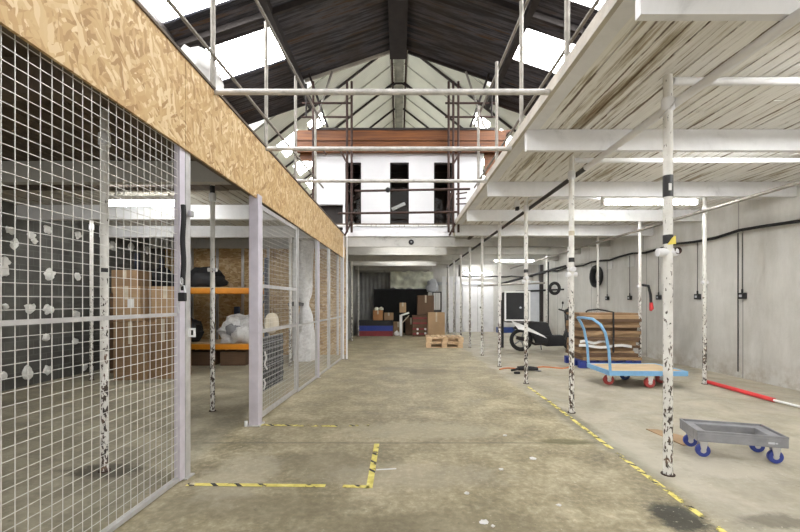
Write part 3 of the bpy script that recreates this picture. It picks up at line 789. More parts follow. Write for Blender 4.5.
tower('scaffold_tower','rusty scaffold frame in front of the left window of the white room',(-1.12,-1.02,-2.05+.2),[((341,152),(347,163)),((345,236),(352,222)),((322,148),(327,156))])
tower('scaffold_tower','rusty scaffold frame in front of the right window of the white room',(1.07,1.17,1.28),[((453,165),(461,151)),((449,236),(456,222)),((475,154),(480,146)),((447,208),(453,190))])
for (a,b_,lab) in (((456,194),(467,192.5),'upper short rusty stub tube at the right scaffold frame'),((456,199),(466,198),'lower short rusty stub tube at the right scaffold frame'),((456,204),(475,203.5),'longer rusty stub tube below the short stubs at the right scaffold frame')):
    pipe(P(*a,8.6),P(*b_,8.6),.015,M['rust'],'stub_tube',lab,'scaffold tube',n=8)
# white sack on the left deck edge
tag(MB().blob((cage_x(3.45)-.27,3.45,zr(1.8)),(.17,.24,.38),.12,2,seed=4,flat=.8).build('rubble_sack',M['sack']),'lumpy white sack sitting on the strand board edge up at the left','sack')
# small dark round fitting on the joist under the white room
g=thing('ceiling_sensor','small round black sensor on the joist face below the white room','sensor',(.27,8.82,zr(1.32)))
MB().lathe([(0,-.03),(.045,-.03),(.06,-.01),(.06,0),(0,0)],(0,0,0),'y',16).build('housing',M['black'],g)
MB().lathe([(0,-.036),(.018,-.036),(.018,-.03),(0,-.03)],(0,0,0),'y',12).build('lens',M['grey'],g)
g=thing('bulkhead_light','small white and black lantern fitting on the underside of the right deck','light',P(517,204,6.3))
MB().box((-.04,-.04,-.05),(.04,.04,.05)).build('housing',M['white'],g,smooth=False,bevel=.01)
MB().box((-.02,-.045,-.1),(.025,.03,-.05)).build('visor',M['black'],g,smooth=False)
MB().cyl((0,0,.05),(0,0,ZB-.002-g.location.z),.012,8).build('stem',M['white'],g)

# ================================================================== FLUORESCENT FITTINGS
def batten(c,L,label,rot=0,hang=.05):
    g=thing('strip_light',label,'light',c,rot)
    MB().box((-L/2,-.045,.035),(L/2,.045,.085)).build('housing',M['white'],g,smooth=False)
    MB().cyl((-L/2+.03,0,0),(L/2-.03,0,0),.034,12).build('tube',M['lamp'],g)
    if hang:
        for s in (-1,1): MB().cyl((s*L*.35,0,.085),(s*L*.35,0,.085+hang),.006,6).build('hanger_rod',M['galv'],g)
    for s in (-1,1): MB().box((s*(L/2-.015)-.015,-.035,-.036),(s*(L/2-.015)+.015,.035,.035)).build('end_cap',M['white'],g,smooth=False)
    return g
batten((3.76,6.0,zr(1.495)),1.44,'lit strip light under the right deck behind the nearest pole',0,.1)
batten((4.02,14.0,zr(1.45)),1.42,'lit strip light deep under the right deck above the scooter')
batten((3.2,16.3,zr(1.18)),1.2,'lit strip light on the back wall above the white door')
batten((-3.24,5.05,zr(1.245)),.96,'lit strip light inside the cage seen through the near mesh panel')
# added strip lights, hidden between the joists to brighten the bays
for (x,y,lab) in ((.2,9.4,'added fill strip light, unseen behind the first beam of the low store'),(.2,12.5,'added fill strip light, unseen behind the third beam of the low store')):
    batten((x,y,zr(1.44)),1.3,lab,0,.018)
for (x,y,lab) in ((3.6,10.66,'added fill strip light, unseen behind the joist above the motor scooter'),
    (3.6,2.18,'added fill strip light, unseen behind the joist over the small dolly'),(3.6,4.02,'added fill strip light, unseen behind the joist over the flatbed trolley'),(3.6,7.42,'added fill strip light, unseen behind the joist over the cardboard pile'),(3.6,12.36,'added fill strip light, unseen behind joists beyond the scooter'),(3.6,.46,'added fill strip light, out of view over the camera end of the right bay')):
    batten((x,y,ZB-.105),1.44,lab,0,.018)
batten((-4.3,5.95,zr(1.42)-.105),1.0,'added fill strip light, unseen behind the white joist over the cage cartons',0,.018)

# ================================================================== CAGED BAY CONTENTS
# filler dabs on the dark wall
dabs=[(4,270,8),(50,274,7),(77,277,5),(30,308,7),(48,310,7),(76,314,5),(46,337,5),(75,341,4.5),(27,373,8),(47,370,6),(14,244,6),(34,241,4),(85,367,4),(10,230,6),(31,235,5),(47,229,5),(78,235,5),(5,262,6),(112,246,7),(131,247,5),(147,250,5),(3,376,5),(5,306,4)]
for i,(px,py,r) in enumerate(dabs):
    Y=-XL/((CX-px)/F); z=H-(py-CY)/F*Y; rr=r*Y/F
    mb=MB(); n=16; vs=[(XL+.03,Y,z)]
    for kx in range(n):
        t_=2*math.pi*kx/n; q=rr*(.85+.5*noise.noise(Vector((math.cos(t_)*1.6,math.sin(t_)*1.6,i*2.3))))
        vs.append((XL+.022,Y+q*.7*1.1*math.cos(t_),z+q*.75*math.sin(t_)))
    for kx in range(n):
        x,y,zz=vs[1+kx]; vs.append((XL-.003,Y+(y-Y)*1.25,z+(zz-z)*1.25))
    fs=[(0,1+kx,1+(kx+1)%n) for kx in range(n)]+[(1+kx,1+n+kx,1+n+(kx+1)%n,1+(kx+1)%n) for kx in range(n)]
    mb.add(vs,fs)
    tag(mb.build('plaster_dab',M['plaster']),'white filler dab stuck on the dark block wall inside the cage','plaster dab','filler dabs on the dark left wall')
# cardboard boxes
def carton(c,d,rz,m,label,flap=True,tp=True,group=None):
    g=thing('cardboard_box',label,'box',c,rz,group)
    w,dd,h=d
    MB().box((-w/2,-dd/2,0),(w/2,dd/2,h)).build('carton',M[m],g,smooth=False,bevel=.006)
    if flap:
        mb=MB(); mb.box((-w/2+.004,-dd/2+.004,h),(w/2-.004,-.003,h+.004)); mb.box((-w/2+.004,.003,h),(w/2-.004,dd/2-.004,h+.004))
        mb.build('top_flap',M[m],g,smooth=False)
    if tp: MB().box((-.03,-dd/2-.002,h*.62),(.03,-dd/2,h+.006)).build('packing_tape',M['beige'],g,smooth=False)
    return g
carton((-4.33,6.62,0),(.5,.45,.93),R(8),'card','tall brown carton standing on the cage floor left of its twin')
carton((-3.82,6.72,0),(.43,.42,.97),R(-6),'card','tall brown carton standing on the cage floor nearest the shelf rack')
carton((-4.88,7.3,0),(.45,.5,1.4),R(4),'card3','dark brown carton at the back against the left cage wall')
g=carton((-4.38,6.66,.942),(.46,.42,.56),R(-4),'card2','light tan carton stacked on the left tall brown carton')
MB().box((.02,-.214,.22),(.13,-.2105,.36)).build('paper_label',M['paper'],g,smooth=False)
carton((-3.86,6.74,.982),(.42,.4,.52),R(10),'card2','light tan carton stacked on the right tall brown carton')
carton((-4.86,7.28,1.412),(.46,.42,.4),R(3),'card','brown carton topmost of the pile by the left cage wall')
# long span shelf rack
g=thing('shelf_rack','blue and orange steel shelf rack against the strand board end wall','shelf rack',(-3.6,8.2,0))
for x in (-1.5,.75):
    for y in (-.4,.4): MB().box((x-.035,y-.03,0),(x+.035,y+.03,2.2)).build('upright',M['rackblue'],g,smooth=False)
    for z in (.3,.9,1.5): MB().bar((x,-.38,z),(x,.38,z+.45),.025,.025).build('brace',M['rackblue'],g,smooth=False)
for z in (.38,1.47):
    for y in (-.43,.43): MB().box((-1.46,y-.02,z-.05),(.71,y+.02,z+.05)).build('beam',M['orange'],g,smooth=False)
    MB().box((-1.46,-.4,z+.051),(.71,.4,z+.07)).build('shelf_board',M['ply'],g,smooth=False)
def sack(name,c,rad,m,label,cat='sack',seed=0,amp=.15):
    return tag(MB().blob(c,rad,amp,2.2,22,14,seed,.7).build(name,M[m]),label,cat)
sack('polythene_bundle',(-3.15,7.98,.452+.23),(.42,.3,.33),'wrap','crumpled white polythene bundle on the lower orange shelf','plastic sheet',3,.22)
tag(MB().blob((-3.22,7.72,.72),(.14,.06,.1),.3,3,14,10,9).build('grey_rag',M['grey']),'dark grey rag bundle tucked in the white polythene on the shelf','rag')
sack('black_bag',(-3.9,8.05,1.545+.17),(.42,.3,.24),'black','large black bin bag slumped on the upper orange shelf','bag',5)
sack('black_bag',(-4.78,8.05,1.545+.16),(.27,.3,.22),'black','smaller black bin bag left on the upper orange shelf','bag',6)
sack('black_bag',(-4.3,8.0,.452+.2),(.34,.28,.28),'black','black bin bag on the lower orange shelf left of the polythene','bag',8)
for i in range(3):
    carton((-4.5+.62*i,8.1,.002),(.5,.5,.27),0,'card3','%s dark carton on the floor under the orange shelf rack'%['left','middle','right'][i],False,False)
tag(MB().box((-3.62,8.75,.0),(-3.5,8.85,1.15)).build('dark_roll',M['rackblue'],bevel=.02),'dark blue roll standing behind the shelf rack','roll')
# tall wrapped column, slatted panel and sack behind the mesh door
mb=MB(); n=22; vs=[]; fs=[]; rows=26
for j in range(rows+1):
    v=j/rows; z=2.55*v
    base=.2-.05*v+.05*math.sin(v*9+1)*math.exp(-v*1.5)-.07*math.exp(-((v-.47)/.06)**2)
    for i in range(n):
        t_=2*math.pi*i/n
        q=base*(1+.25*noise.noise(Vector((math.cos(t_)*1.5,math.sin(t_)*1.5,z*1.6))))
        vs.append((-2.02+q*math.cos(t_)+.03*math.sin(z*3),8.6+q*math.sin(t_),z+.004))
for j in range(rows):
    for i in range(n): fs.append((j*n+i,j*n+(i+1)%n,(j+1)*n+(i+1)%n,(j+1)*n+i))
fs.append(tuple(range(n-1,-1,-1))); fs.append(tuple(rows*n+i for i in range(n)))
tag(mb.add(vs,fs).build('wrapped_column',M['wrap']),'tall column of white polythene wrap hanging inside the far end of the cage','plastic wrap')
tag(MB().tube([(-2.3,8.3,1.2),(-2.15,8.3,1.22),(-1.98,8.3,1.2)],[.03,.05,.03],8).build('strap_clip',M['black']),'black strap buckled around the white polythene column','strap')
g=thing('slatted_panel','dark slatted panel hung on the inside of the mesh door, lower half','panel',(cage_x(4.27)-.085,4.27,0),CR)
MB().box((-.012,0,.26),(-.002,.79,.86)).build('backing',M['grey'],g,smooth=False)
for j in range(9):
    mb=MB()
    for i in range(5):
        y0=.01+.155*i+(.07 if j%2 else 0)
        mb.box((-.002,y0,.275+.065*j),(.01,min(y0+.128,.785),.322+.065*j))
    mb.build('slat_row',M['black'],g,smooth=False)
MB().tube([(.014,.15,.7),(.02,.18,.63),(.014,.14,.56),(.02,.2,.5)],.01,6).build('white_strip',M['white'],g)
MB().tube([(.014,.12,.4),(.02,.15,.35),(.014,.12,.29)],.01,6).build('white_strip',M['white'],g)
tag(MB().blob((cage_x(4.75)-.115,4.75,1.0),(.045,.25,.125),.05,2,22,14,11).build('beige_sack',M['beige']),'flat oval beige sack hung inside the mesh door above the slatted panel','sack')
# bits of panel seen high behind the door
tag(MB().box((-2.45,9.40,1.55),(-2.15,9.449,2.1)).build('notice_board',M['card'],smooth=False),'pinkish brown notice board on the end wall behind the mesh door','board')

# ================================================================== RIGHT BAY CONTENTS
# flatbed trolley
TL=thing('flatbed_trolley','blue flatbed trolley with plywood deck and hoop handle beside the cardboard stack','trolley',(3.6,6.13,0),R(-2))
MB().box((-.52,-.35,.235),(.52,.35,.25)).build('deck',M['ply'],TL,smooth=False)
fr=MB(); fr.box((-.55,-.38,.185),(.56,-.35,.255)).box((-.55,.35,.185),(.56,.38,.255)).box((-.55,-.35,.185),(-.52,.35,.255)).box((.52,-.35,.185),(.56,.35,.255)).box((-.52,-.03,.19),(.52,.03,.234))
fr.build('frame',M['blue'],TL,smooth=False,bevel=.004)
hp=[(-.53,-.36,.24),(-.55,-.36,.55),(-.6,-.36,.8),(-.66,-.34,.92),(-.74,-.27,1.0),(-.77,0,1.01),(-.74,.27,1.0),(-.66,.34,.92),(-.6,.36,.8),(-.55,.36,.55),(-.53,.36,.24)]
MB().tube(hp,.02,10).build('handle',M['blue'],TL)
def caster(parent,x,y,ztop,r,w,mw,mb_,rot=0):
    wz=r
    o=MB().lathe([(r*.35,-w/2),(r*.9,-w/2),(r,-w*.3),(r,w*.3),(r*.9,w/2),(r*.35,w/2)],(x,y,wz),'y',18).build('wheel',M[mw],parent)
    MB().lathe([(0,-w*.52),(r*.4,-w*.52),(r*.4,w*.52),(0,w*.52)],(x,y,wz),'y',12).build('hub',M['chrome'],o)
    bk=MB()
    for s in (-1,1): bk.prism([(x-r*.25,wz-.005),(x+r*.25,wz-.005),(x+r*.6,ztop-.006),(x-r*.6,ztop-.006)],'y',y+s*(w/2+.004)-.003,y+s*(w/2+.004)+.003)
    bk.box((x-r*.6,y-w/2-.007,ztop-.006),(x+r*.6,y+w/2+.007,ztop))
    bk.build('fork',M[mb_],o,smooth=False)
for (x,y,mw) in ((-.43,-.1,'redwheel'),(.06,-.3,'redwheel'),(.02,.3,'navy'),(.43,.05,'redwheel')): caster(TL,x,y,.185,.078,.05,mw,'white')
# small dolly
D=thing('dolly','small grey plastic dolly on blue castors at the lower right','dolly',(2.72,3.285,0),R(-16))
w,dd=.6,.35
mb=MB()
for (a,b_) in (((-w/2,-dd/2),(w/2,-dd/2+.07)),((-w/2,dd/2-.07),(w/2,dd/2)),((-w/2,-dd/2+.07),(-w/2+.085,dd/2-.07)),((w/2-.085,-dd/2+.07),(w/2,dd/2-.07))):
    mb.box((a[0],a[1],.135),(b_[0],b_[1],.205))
mb.build('frame',M['grey'],D,smooth=False,bevel=.005)
mb=MB(); mb.box((-w/2,-dd/2,.205),(w/2,-dd/2+.012,.222)).box((-w/2,dd/2-.012,.205),(w/2,dd/2,.222)).box((-w/2,-dd/2+.012,.205),(-w/2+.012,dd/2-.012,.222)).box((w/2-.012,-dd/2+.012,.205),(w/2,dd/2-.012,.222))
mb.build('rim',M['grey'],D,smooth=False)
mb=MB(); mb.box((.17,-dd/2-.0015,.16),(.21,-dd/2,.175)).box((.215,-dd/2-.0015,.163),(.23,-dd/2,.172)); mb.build('maker_mark',M['lgrey'],D,smooth=False)
for x in (-.24,.24):
    for y in (-.12,.12): caster(D,x,y,.135,.052,.032,'bluewheel','chrome')
# cardboard scrap on the floor
mb=MB(); mb.prism([(2.42,3.92),(2.52,3.9),(2.74,3.55),(2.47,3.47)],'z',.002,.008)
tag(mb.build('cardboard_sheet',M['card2'],smooth=False),'flat piece of tan cardboard on the floor behind the nearest pole','cardboard')
# red and white barrier pole lying on floor
g=thing('barrier_pole','red and white barrier pole lying on the floor by the right wall','barrier pole',(4.72,6.12,.03))
MB().cyl((0,0,0),(-.06,-1.15,0),.028,10).build('red_length',M['red'],g)
MB().cyl((-.06,-1.15,0),(-.02,-2.3,0),.015,10).build('white_length',M['white'],g)
# strapped cardboard pile on blue pallet
def pallet(name,label,c,w,d,m,rz=0,group=None):
    g=thing(name,label,'pallet',c,rz,group)
    n=7; bw_=w/n*.72
    for i in range(n):
        x=-w/2+(w-bw_)*i/(n-1); MB().box((x,-d/2,.122),(x+bw_,d/2,.144)).build('deck_board',M[m],g,smooth=False)
    for y in (-d/2,-.05,d/2-.1):
        MB().box((-w/2,y,.1),(w/2,y+.1,.122)).build('stringer',M[m],g,smooth=False)
        MB().box((-w/2,y,0),(w/2,y+.1,.022)).build('bottom_board',M[m],g,smooth=False)
        for x in (-w/2,-.07,w/2-.14): MB().box((x,y,.022),(x+.14,y+.1,.1)).build('block',M[m],g,smooth=False)
    return g
pallet('plastic_pallet','royal blue pallet under the strapped pile of flattened cardboard',(4.0,7.92,0),1.16,.72,'bluep')
z=.15; rnd=random.Random(5); cols=['card','card3','card2','card','card3','card']
for i in range(16):
    h=rnd.uniform(.038,.07)
    if z+h>1.05: break
    mb=MB(); W=rnd.uniform(1.0,1.13); Dp=rnd.uniform(.6,.72); nx=8
    sag=rnd.uniform(.0,.01); sd=rnd.random()*9
    q=lambda u: 0
    top=[];bot=[]
    ox,oy=rnd.uniform(-.03,.03),rnd.uniform(-.05,.05)
    def fn(u,v,zz): return (ox+(u-.5)*W+.012*noise.noise(Vector((u*5,v*5,sd))),oy+(v-.5)*Dp+.015*noise.noise(Vector((u*7,v*4,sd+3))),zz)
    nu,nv=8,2
    vs=[fn(a/nu,b_/nv,0) for a in range(nu+1) for b_ in range(nv+1)]+[fn(a/nu,b_/nv,h-.002) for a in range(nu+1) for b_ in range(nv+1)]
    off=(nu+1)*(nv+1); fs=[]
    for a in range(nu):
        for b_ in range(nv):
            i0=a*(nv+1)+b_; qd=(i0,i0+1,i0+nv+2,i0+nv+1)
            fs.append(qd); fs.append(tuple(x+off for x in reversed(qd)))
    for a in range(nu):
        for b_ in (0,nv): i0=a*(nv+1)+b_; fs.append((i0,i0+nv+1,i0+nv+1+off,i0+off))
    for b_ in range(nv):
        for a in (0,nu): i0=a*(nv+1)+b_; fs.append((i0,i0+1,i0+1+off,i0+off))
    o=mb.add(vs,fs).build('flattened_box',M[cols[i%6]],smooth=False,loc=(4.0,7.92,z),rot=(0,0,R(rnd.uniform(-2,2))))
    tag(o,'flattened brown cardboard box in the strapped pile on the blue pallet','flattened box','flattened boxes in the strapped pile')
    z+=h
zt=z
mb=MB().tube([(4.02,7.5,.3),(4.02,7.49,.7),(4.02,7.5,zt+.02),(4.02,7.7,zt+.035),(3.85,7.75,zt+.07),(3.65,7.72,zt+.05),(3.6,7.7,zt+.02)],.016,6)
tag(mb.build('strap',M['black']),'black strap looped over the pile of flattened cardboard','strap')
for i,(x0,x1,zz) in enumerate(((3.42,3.9,.47),(3.4,4.4,.39),(3.5,4.0,.63))):
    tag(MB().grid(lambda u,v:(x0+(x1-x0)*u,7.56-.03*math.sin(u*3.1),zz+.05*v+.02*math.sin(u*9+i)),10,1).build('paper_strip',M['paper' if i<2 else 'card2']),'%s torn paper edge poking from the front of the cardboard pile'%['upper left pale','long lower pale','tan'][i],'paper')
# hanging red and black strap on slim pole
g=thing('ratchet_strap','black strap with red end hanging from the slim pole behind the trolley','strap',(4.74,7.72,1.5))
MB().tube([(-.05,0,.08),(.06,-.02,.06),(.1,-.02,-.1),(.11,-.02,-.28)],.026,8).build('webbing',M['black'],g)
MB().tube([(.11,-.02,-.26),(.12,-.02,-.38),(.1,-.02,-.42)],[.03,.04,.02],8).build('hook_end',M['red'],g)
# coiled hose and ring on right wall
def ring(c,r,rr,m,label,cat,name,axis='x',turns=1):
    mb=MB()
    for tn in range(turns):
        pts=[Vector(c)+Vector((-.03*tn if axis=='x' else r*math.cos(a),(r+.01*tn)*math.cos(a) if axis=='x' else -.02*tn,(r+.012*tn)*math.sin(a)*1.1)) for a in [2*math.pi*i/20 for i in range(20)]]
        mb.tube(pts,rr,7,closed=True)
    return tag(mb.build(name,M[m]),label,cat)
ring((XR-.05,11.25,zr(.72)),.22,.05,'black','black coiled hose hung on the right wall above the cardboard pile','hose','coiled_hose','x',3)
ring((4.9,12.6,zr(.43)),.15,.05,'rubber','black rubber ring hung near the slim poles above the scooter','ring','rubber_ring','y',1)
for i,(y,z,w_) in enumerate(((10.55,zr(.88),.25),(9.55,zr(.86),.28))):
    tag(MB().box((XR-.012,y,z),(XR-.001,y+w_,z+.32)).build('paper_notice',M['paper'],smooth=False),['white paper notice on the right wall nearer the coiled hose','white paper notice on the right wall farther from the coiled hose'][i],'notice')
# white board, pipes near scooter
tag(MB().box((4.3,13.4,0.0),(4.7,13.46,1.95)).build('leaning_board',M['lgrey'],smooth=False),'narrow pale panel standing upright behind the scooter','board')
tag(MB().box((4.72,13.4,0.0),(4.84,13.52,2.5)).build('steel_post',M['steel'],smooth=False),'dark steel post standing behind the scooter beside the pale panel','post')
pipe((3.9,13.35,zr(.35)),(5.5,13.35,zr(.42)),.03,M['black'],'dark_pipe','dark pipe crossing behind the pale panel and scooter')
pipe((2.5,12.62,zr(.52)),(4.6,12.62,zr(.6)),.03,M['tube'],'cross_tube','dull tube clamped across the far poles above the delivery box','tube')
pipe(P(497,285,13.2),P(566,266,11.6),.035,M['black'],'dark_pipe','thick dark pipe slanting up above the delivery box toward the right wall')
pipe(P(548,262,13.6),P(548,338.7,13.6),.03,M['black'],'dark_pipe','upright dark pipe behind the scooter seat')
# ---- delivery scooter
SC=thing('delivery_scooter','black delivery scooter with big box, parked behind the third aisle pole','scooter',(3.7,10.1,0),R(-7))
def wheel(x,r,name):
    pts=[(x+r*.83*math.cos(a),0,r+r*.83*math.sin(a)) for a in [2*math.pi*i/22 for i in range(22)]]
    o=MB().tube(pts,r*.17,8,closed=True).build(name,M['rubber'],SC)
    mb=MB().lathe([(0,-.05),(r*.2,-.05),(r*.2,.05),(0,.05)],(x,0,r),'y',12)
    for kx in range(5):
        a=2*math.pi*kx/5; mb.bar((x,0,r),(x+r*.7*math.cos(a),0,r+r*.7*math.sin(a)),.03,.03)
    mb.build('rim',M['grey'],o)
wheel(-.6,.29,'rear_wheel'); wheel(.68,.27,'front_wheel')
MB().prism([(-.8,.56),(-.66,.7),(-.25,.74),(.05,.68),(.14,.42),(.4,.42),(.5,.16),(.0,.14),(-.22,.2),(-.4,.5),(-.6,.58)],'y',-.13,.13).build('body',M['black'],SC,smooth=False,bevel=.02)
MB().prism([(-.6,.7),(-.3,.76),(.02,.74),(.06,.66),(-.25,.71),(-.6,.65)],'y',-.14,.14).build('seat',M['rubber'],SC,smooth=False,bevel=.02)
MB().prism([(.4,.2),(.52,.55),(.5,.95),(.58,.97),(.66,.7),(.62,.4),(.5,.2)],'y',-.19,.19).build('front_shield',M['black'],SC,smooth=False,bevel=.02)
MB().cyl((.66,0,.27),(.5,0,.98),.03,8).build('steering_column',M['grey'],SC)
MB().tube([(.42,-.36,1.06),(.5,-.15,1.02),(.52,0,1.0),(.5,.15,1.02),(.42,.36,1.06)],.022,8).build('handlebar',M['black'],SC)
MB().blob((.56,0,1.0),(.11,.13,.09),.03,nu=14,nv=10).build('headlamp_cowl',M['black'],SC)
for s in (-1,1):
    o=MB().tube([(.46,s*.25,1.04),(.5,s*.3,1.2)],.008,6).build('mirror_stem',M['black'],SC)
    MB().blob((.5,s*.31,1.23),(.02,.07,.04),.02,nu=12,nv=8).build('mirror_head',M['black'],o)
MB().prism([(.45,.5),(.62,.58),(.86,.56),(.95,.42),(.9,.44),(.8,.52),(.66,.52)],'y',-.08,.08).build('front_mudguard',M['black'],SC,smooth=False)
MB().box((-.3,-.2,.2),(.05,-.14,.42)).build('engine',M['black'],SC,smooth=False,bevel=.02)
MB().tube([(.0,-.18,.22),(-.3,-.2,.2),(-.55,-.2,.32),(-.75,-.2,.36)],[.025,.03,.05,.045],8).build('exhaust',M['steel'],SC)
MB().tube([(-.1,.16,.25),(-.05,.22,.02)],.015,6).build('side_stand',M['grey'],SC)
bx_=MB().box((-1.04,-.33,.8),(-.46,.3,1.5)).build('delivery_box',M['black'],SC,smooth=False,bevel=.02)
f=MB(); y=-.345
f.box((-1.06,y-.012,.78),(-.44,y+.012,.82)).box((-1.06,y-.012,1.48),(-.44,y+.012,1.52)).box((-1.06,y-.012,.82),(-1.02,y+.012,1.48)).box((-.48,y-.012,.82),(-.44,y+.012,1.48))
f.build('white_frame',M['white'],bx_,smooth=False)
MB().prism([(-.69,1.09),(-.65,1.09),(-.64,1.12),(-.67,1.14),(-.7,1.12)],'y',-.3365,-.333).build('emblem',M['lgrey'],bx_,smooth=False)
MB().box((-1.0,-.3,.74),(-.4,.27,.78)).build('box_rack',M['steel'],SC,smooth=False)
mb=MB().grid(lambda u,v:(2.84+.68*u-.12*v*(1-u),9.52+.2*v,.6-.2*u+.02*math.sin(u*4)+.2*v*(1-.75*u)),10,4)
tag(mb.build('plastic_sheet',M['paper']),'white sheet draped low across the side of the scooter','sheet')
tag(MB().box((2.78,10.9,0.0),(2.86,11.2,1.3)).build('dark_case',M['black'],bevel=.02),'tall narrow black case standing left of the delivery box','case')
# cable + tool on floor
pts=[(1.85+.1*i,7.35+.12*math.sin(i*.9)+.02*i,.012) for i in range(16)]
tag(MB().tube(pts,.012,6).build('power_cable',M['cable']),'orange power cable trailing across the floor by the fourth aisle pole','cable')
g=thing('angle_grinder','black hand power tool lying on the floor by the orange cable','power tool',(2.3,7.22,.0),R(-8))
MB().tube([(-.16,0,.05),(-.05,0,.055),(.1,0,.05),(.2,0,.045)],[.035,.045,.04,.03],10).build('body',M['black'],g)
MB().tube([(-.14,0,.05),(-.2,-.08,.04),(-.28,-.12,.03)],[.025,.02,.02],8).build('side_handle',M['black'],g)
MB().lathe([(0,0),(.06,0),(.06,.01),(0,.01)],(.2,0,.012),'z',16).build('disc',M['grey'],g)
tag(MB().cbox((2.05,6.95,.02),(.1,.05,.035)).build('plug',M['black'],bevel=.006),'small black plug on the floor in front of the hand tool','plug')

# ================================================================== LOW STORE AT THE BACK
pallet('wooden_pallet','raw pine pallet on the floor, lower of the two stacked in the aisle',(1.26,11.3,0),1.0,.8,'pine',R(-3))
pallet('wooden_pallet','raw pine pallet stacked on top of the other in the aisle',(1.27,11.32,.1465),1.0,.8,'pine',R(-1))
Yb=15.0
def X(px,Y=Yb): return (px-CX)/F*Y
for i,(m_,lab) in enumerate((('redc','red flat plastic crate at the bottom of the coloured stack'),('bluep','blue flat plastic crate in the middle of the coloured stack'),('black','black flat plastic crate on top of the coloured stack'))):
    g=thing('flat_crate',lab,'crate',(-.87,15.0,.19*i))
    mb=MB(); mb.box((-.64,-.35,0),(.64,.35,.02)).box((-.64,-.35,.02),(.64,-.33,.185)).box((-.64,.33,.02),(.64,.35,.185)).box((-.64,-.33,.02),(-.62,.33,.185)).box((.62,-.33,.02),(.64,.33,.185))
    mb.build('shell',M[m_],g,smooth=False)
    for s in range(6): MB().box((-.55+.21*s,-.362,.02),(-.53+.21*s,-.35,.17)).build('rib',M[m_],g,smooth=False)
g=carton((-.78,14.95,.575),(.36,.34,.36),0,'card4','orange-brown carton left on the coloured crates')
g=carton((-.38,14.95,.575),(.34,.32,.27),0,'card','orange-brown carton right on the coloured crates')
for i,(x,z_) in enumerate(((-.84,.94),(-.66,.95))):
    sack('pale_bundle',(x,14.95,z_+.05),(.08,.08,.07),'sheet','small pale bundle %s on the left orange-brown carton'%['left','right'][i],'bundle',i+3)
sack('white_bag',(-.08,14.6,.1),(.09,.09,.1),'sack','small white bag on the floor beside the coloured crates','bag',4)
g=carton((-.03,15.1,0),(.36,.35,.5),0,'card','brown carton on the floor right of the coloured crates')
g=carton((.45,15.3,0),(.42,.4,.65),0,'card3','dark brown carton between the white stand and the dark crates')
g=thing('folding_stand','white upright stand with slanted arm among the cartons at the back','stand',(.07,14.6,0))
MB().box((-.05,-.03,0),(.05,.03,.78)).build('upright',M['white'],g,smooth=False)
MB().bar((0,0,.76),(.3,0,.86),.05,.06).build('arm',M['white'],g,smooth=False)
MB().bar((.06,0,.5),(.3,0,.76),.03,.03).build('brace',M['beige'],g,smooth=False)
carton((.14,14.9,.86),(.24,.25,.36),0,'card2','small tan carton perched on the white stand')
for i in range(2):
    g=thing('dotted_crate',['dark red-brown crate at the bottom with white dots','dark red-brown crate stacked on the white-dotted crate'][i],'crate',(.8,14.7,.385*i))
    MB().box((-.31,-.25,0),(.31,.25,.38)).build('shell',M['card3'],g,smooth=False,bevel=.01)
    for zz in (.1,.28): MB().box((-.31,-.262,zz-.03),(.31,-.25,zz+.03)).build('band',M['redc'],g,smooth=False)
    if i==0:
        for x in (-.13,.15):
            for zz in (.12,.27): MB().lathe([(0,-.27),(.04,-.27),(.04,-.262),(0,-.262)],(x,0,zz),'y',12).build('white_dot',M['white'],g)
carton((1.0,15.2,.775),(.62,.45,.72),0,'card3','large brown carton on top of the dark red-brown crates')
carton((1.32,14.3,0),(.6,.25,.88),R(3),'card2','large light cardboard carton standing behind the pine pallets')
g=thing('black_board','wide black board standing against the back wall','board',(.1,16.2,0))
MB().box((-1.12,0,0),(1.08,.04,1.76)).build('sheet',M['concrete_dk'],g,smooth=False)
MB().box((-1.12,-.015,1.74),(1.08,.0,1.78)).build('top_edge',M['black'],g,smooth=False)
mb=MB().grid(lambda u,v:(-.35+1.75*u,16.3+.06*noise.noise(Vector((u*6,v*3,2)))*2,1.8+.7*v+.08*noise.noise(Vector((u*8,0,v*2)))),30,10)
tag(mb.build('crumpled_sheet',M['sheet']),'pale crumpled sheet hung on the back wall above the black board','sheet')
for i,(px,w_) in enumerate(((442,.16),(449,.2),(456,.2))):
    x=X(px,16.4); tag(MB().box((x,16.35+.05*i,0),(x+w_,16.4+.05*i,2.3)).build('white_plank',M['ww'],smooth=False),['left','middle','right'][i]+' white plank of three leaning upright by the back door','plank')
g=thing('picture_frame','dark frame with white slats standing beside the big cartons at the back','frame',(1.48,15.6,.9))
MB().box((-.18,0,0),(-.14,.03,.75)).box((.14,0,0),(.18,.03,.75)).box((-.14,0,.71),(.14,.03,.75)).box((-.14,0,0),(.14,.03,.04)).build('border',M['black'],g,smooth=False)
for x in (-.09,.0,.09): MB().box((x-.025,.005,.04),(x+.025,.02,.71)).build('slat',M['white'],g,smooth=False)
tag(MB().blob((1.35,16.1,1.9),(.25,.15,.25),.2,2,seed=6).build('blue_white_bag',M['lgrey']),'pale blue-white bag hung above the dark frame at the back','bag')
tag(MB().box((1.25,15.5,0),(1.65,15.9,.895)).build('dark_cabinet',M['black'],bevel=.01),'dark cabinet under the slatted frame at the back','cabinet')
tag(MB().cyl((2.52,16.6,0),(2.52,16.6,2.8),.05,10).build('dark_downpipe',M['steel']),'dark downpipe on the back wall left of the white door','pipe')
tag(MB().box((4.0,16.2,0),(4.7,16.5,.22)).build('blue_tray',M['navy'],bevel=.01),'low blue tray on the floor by the white back door','tray')

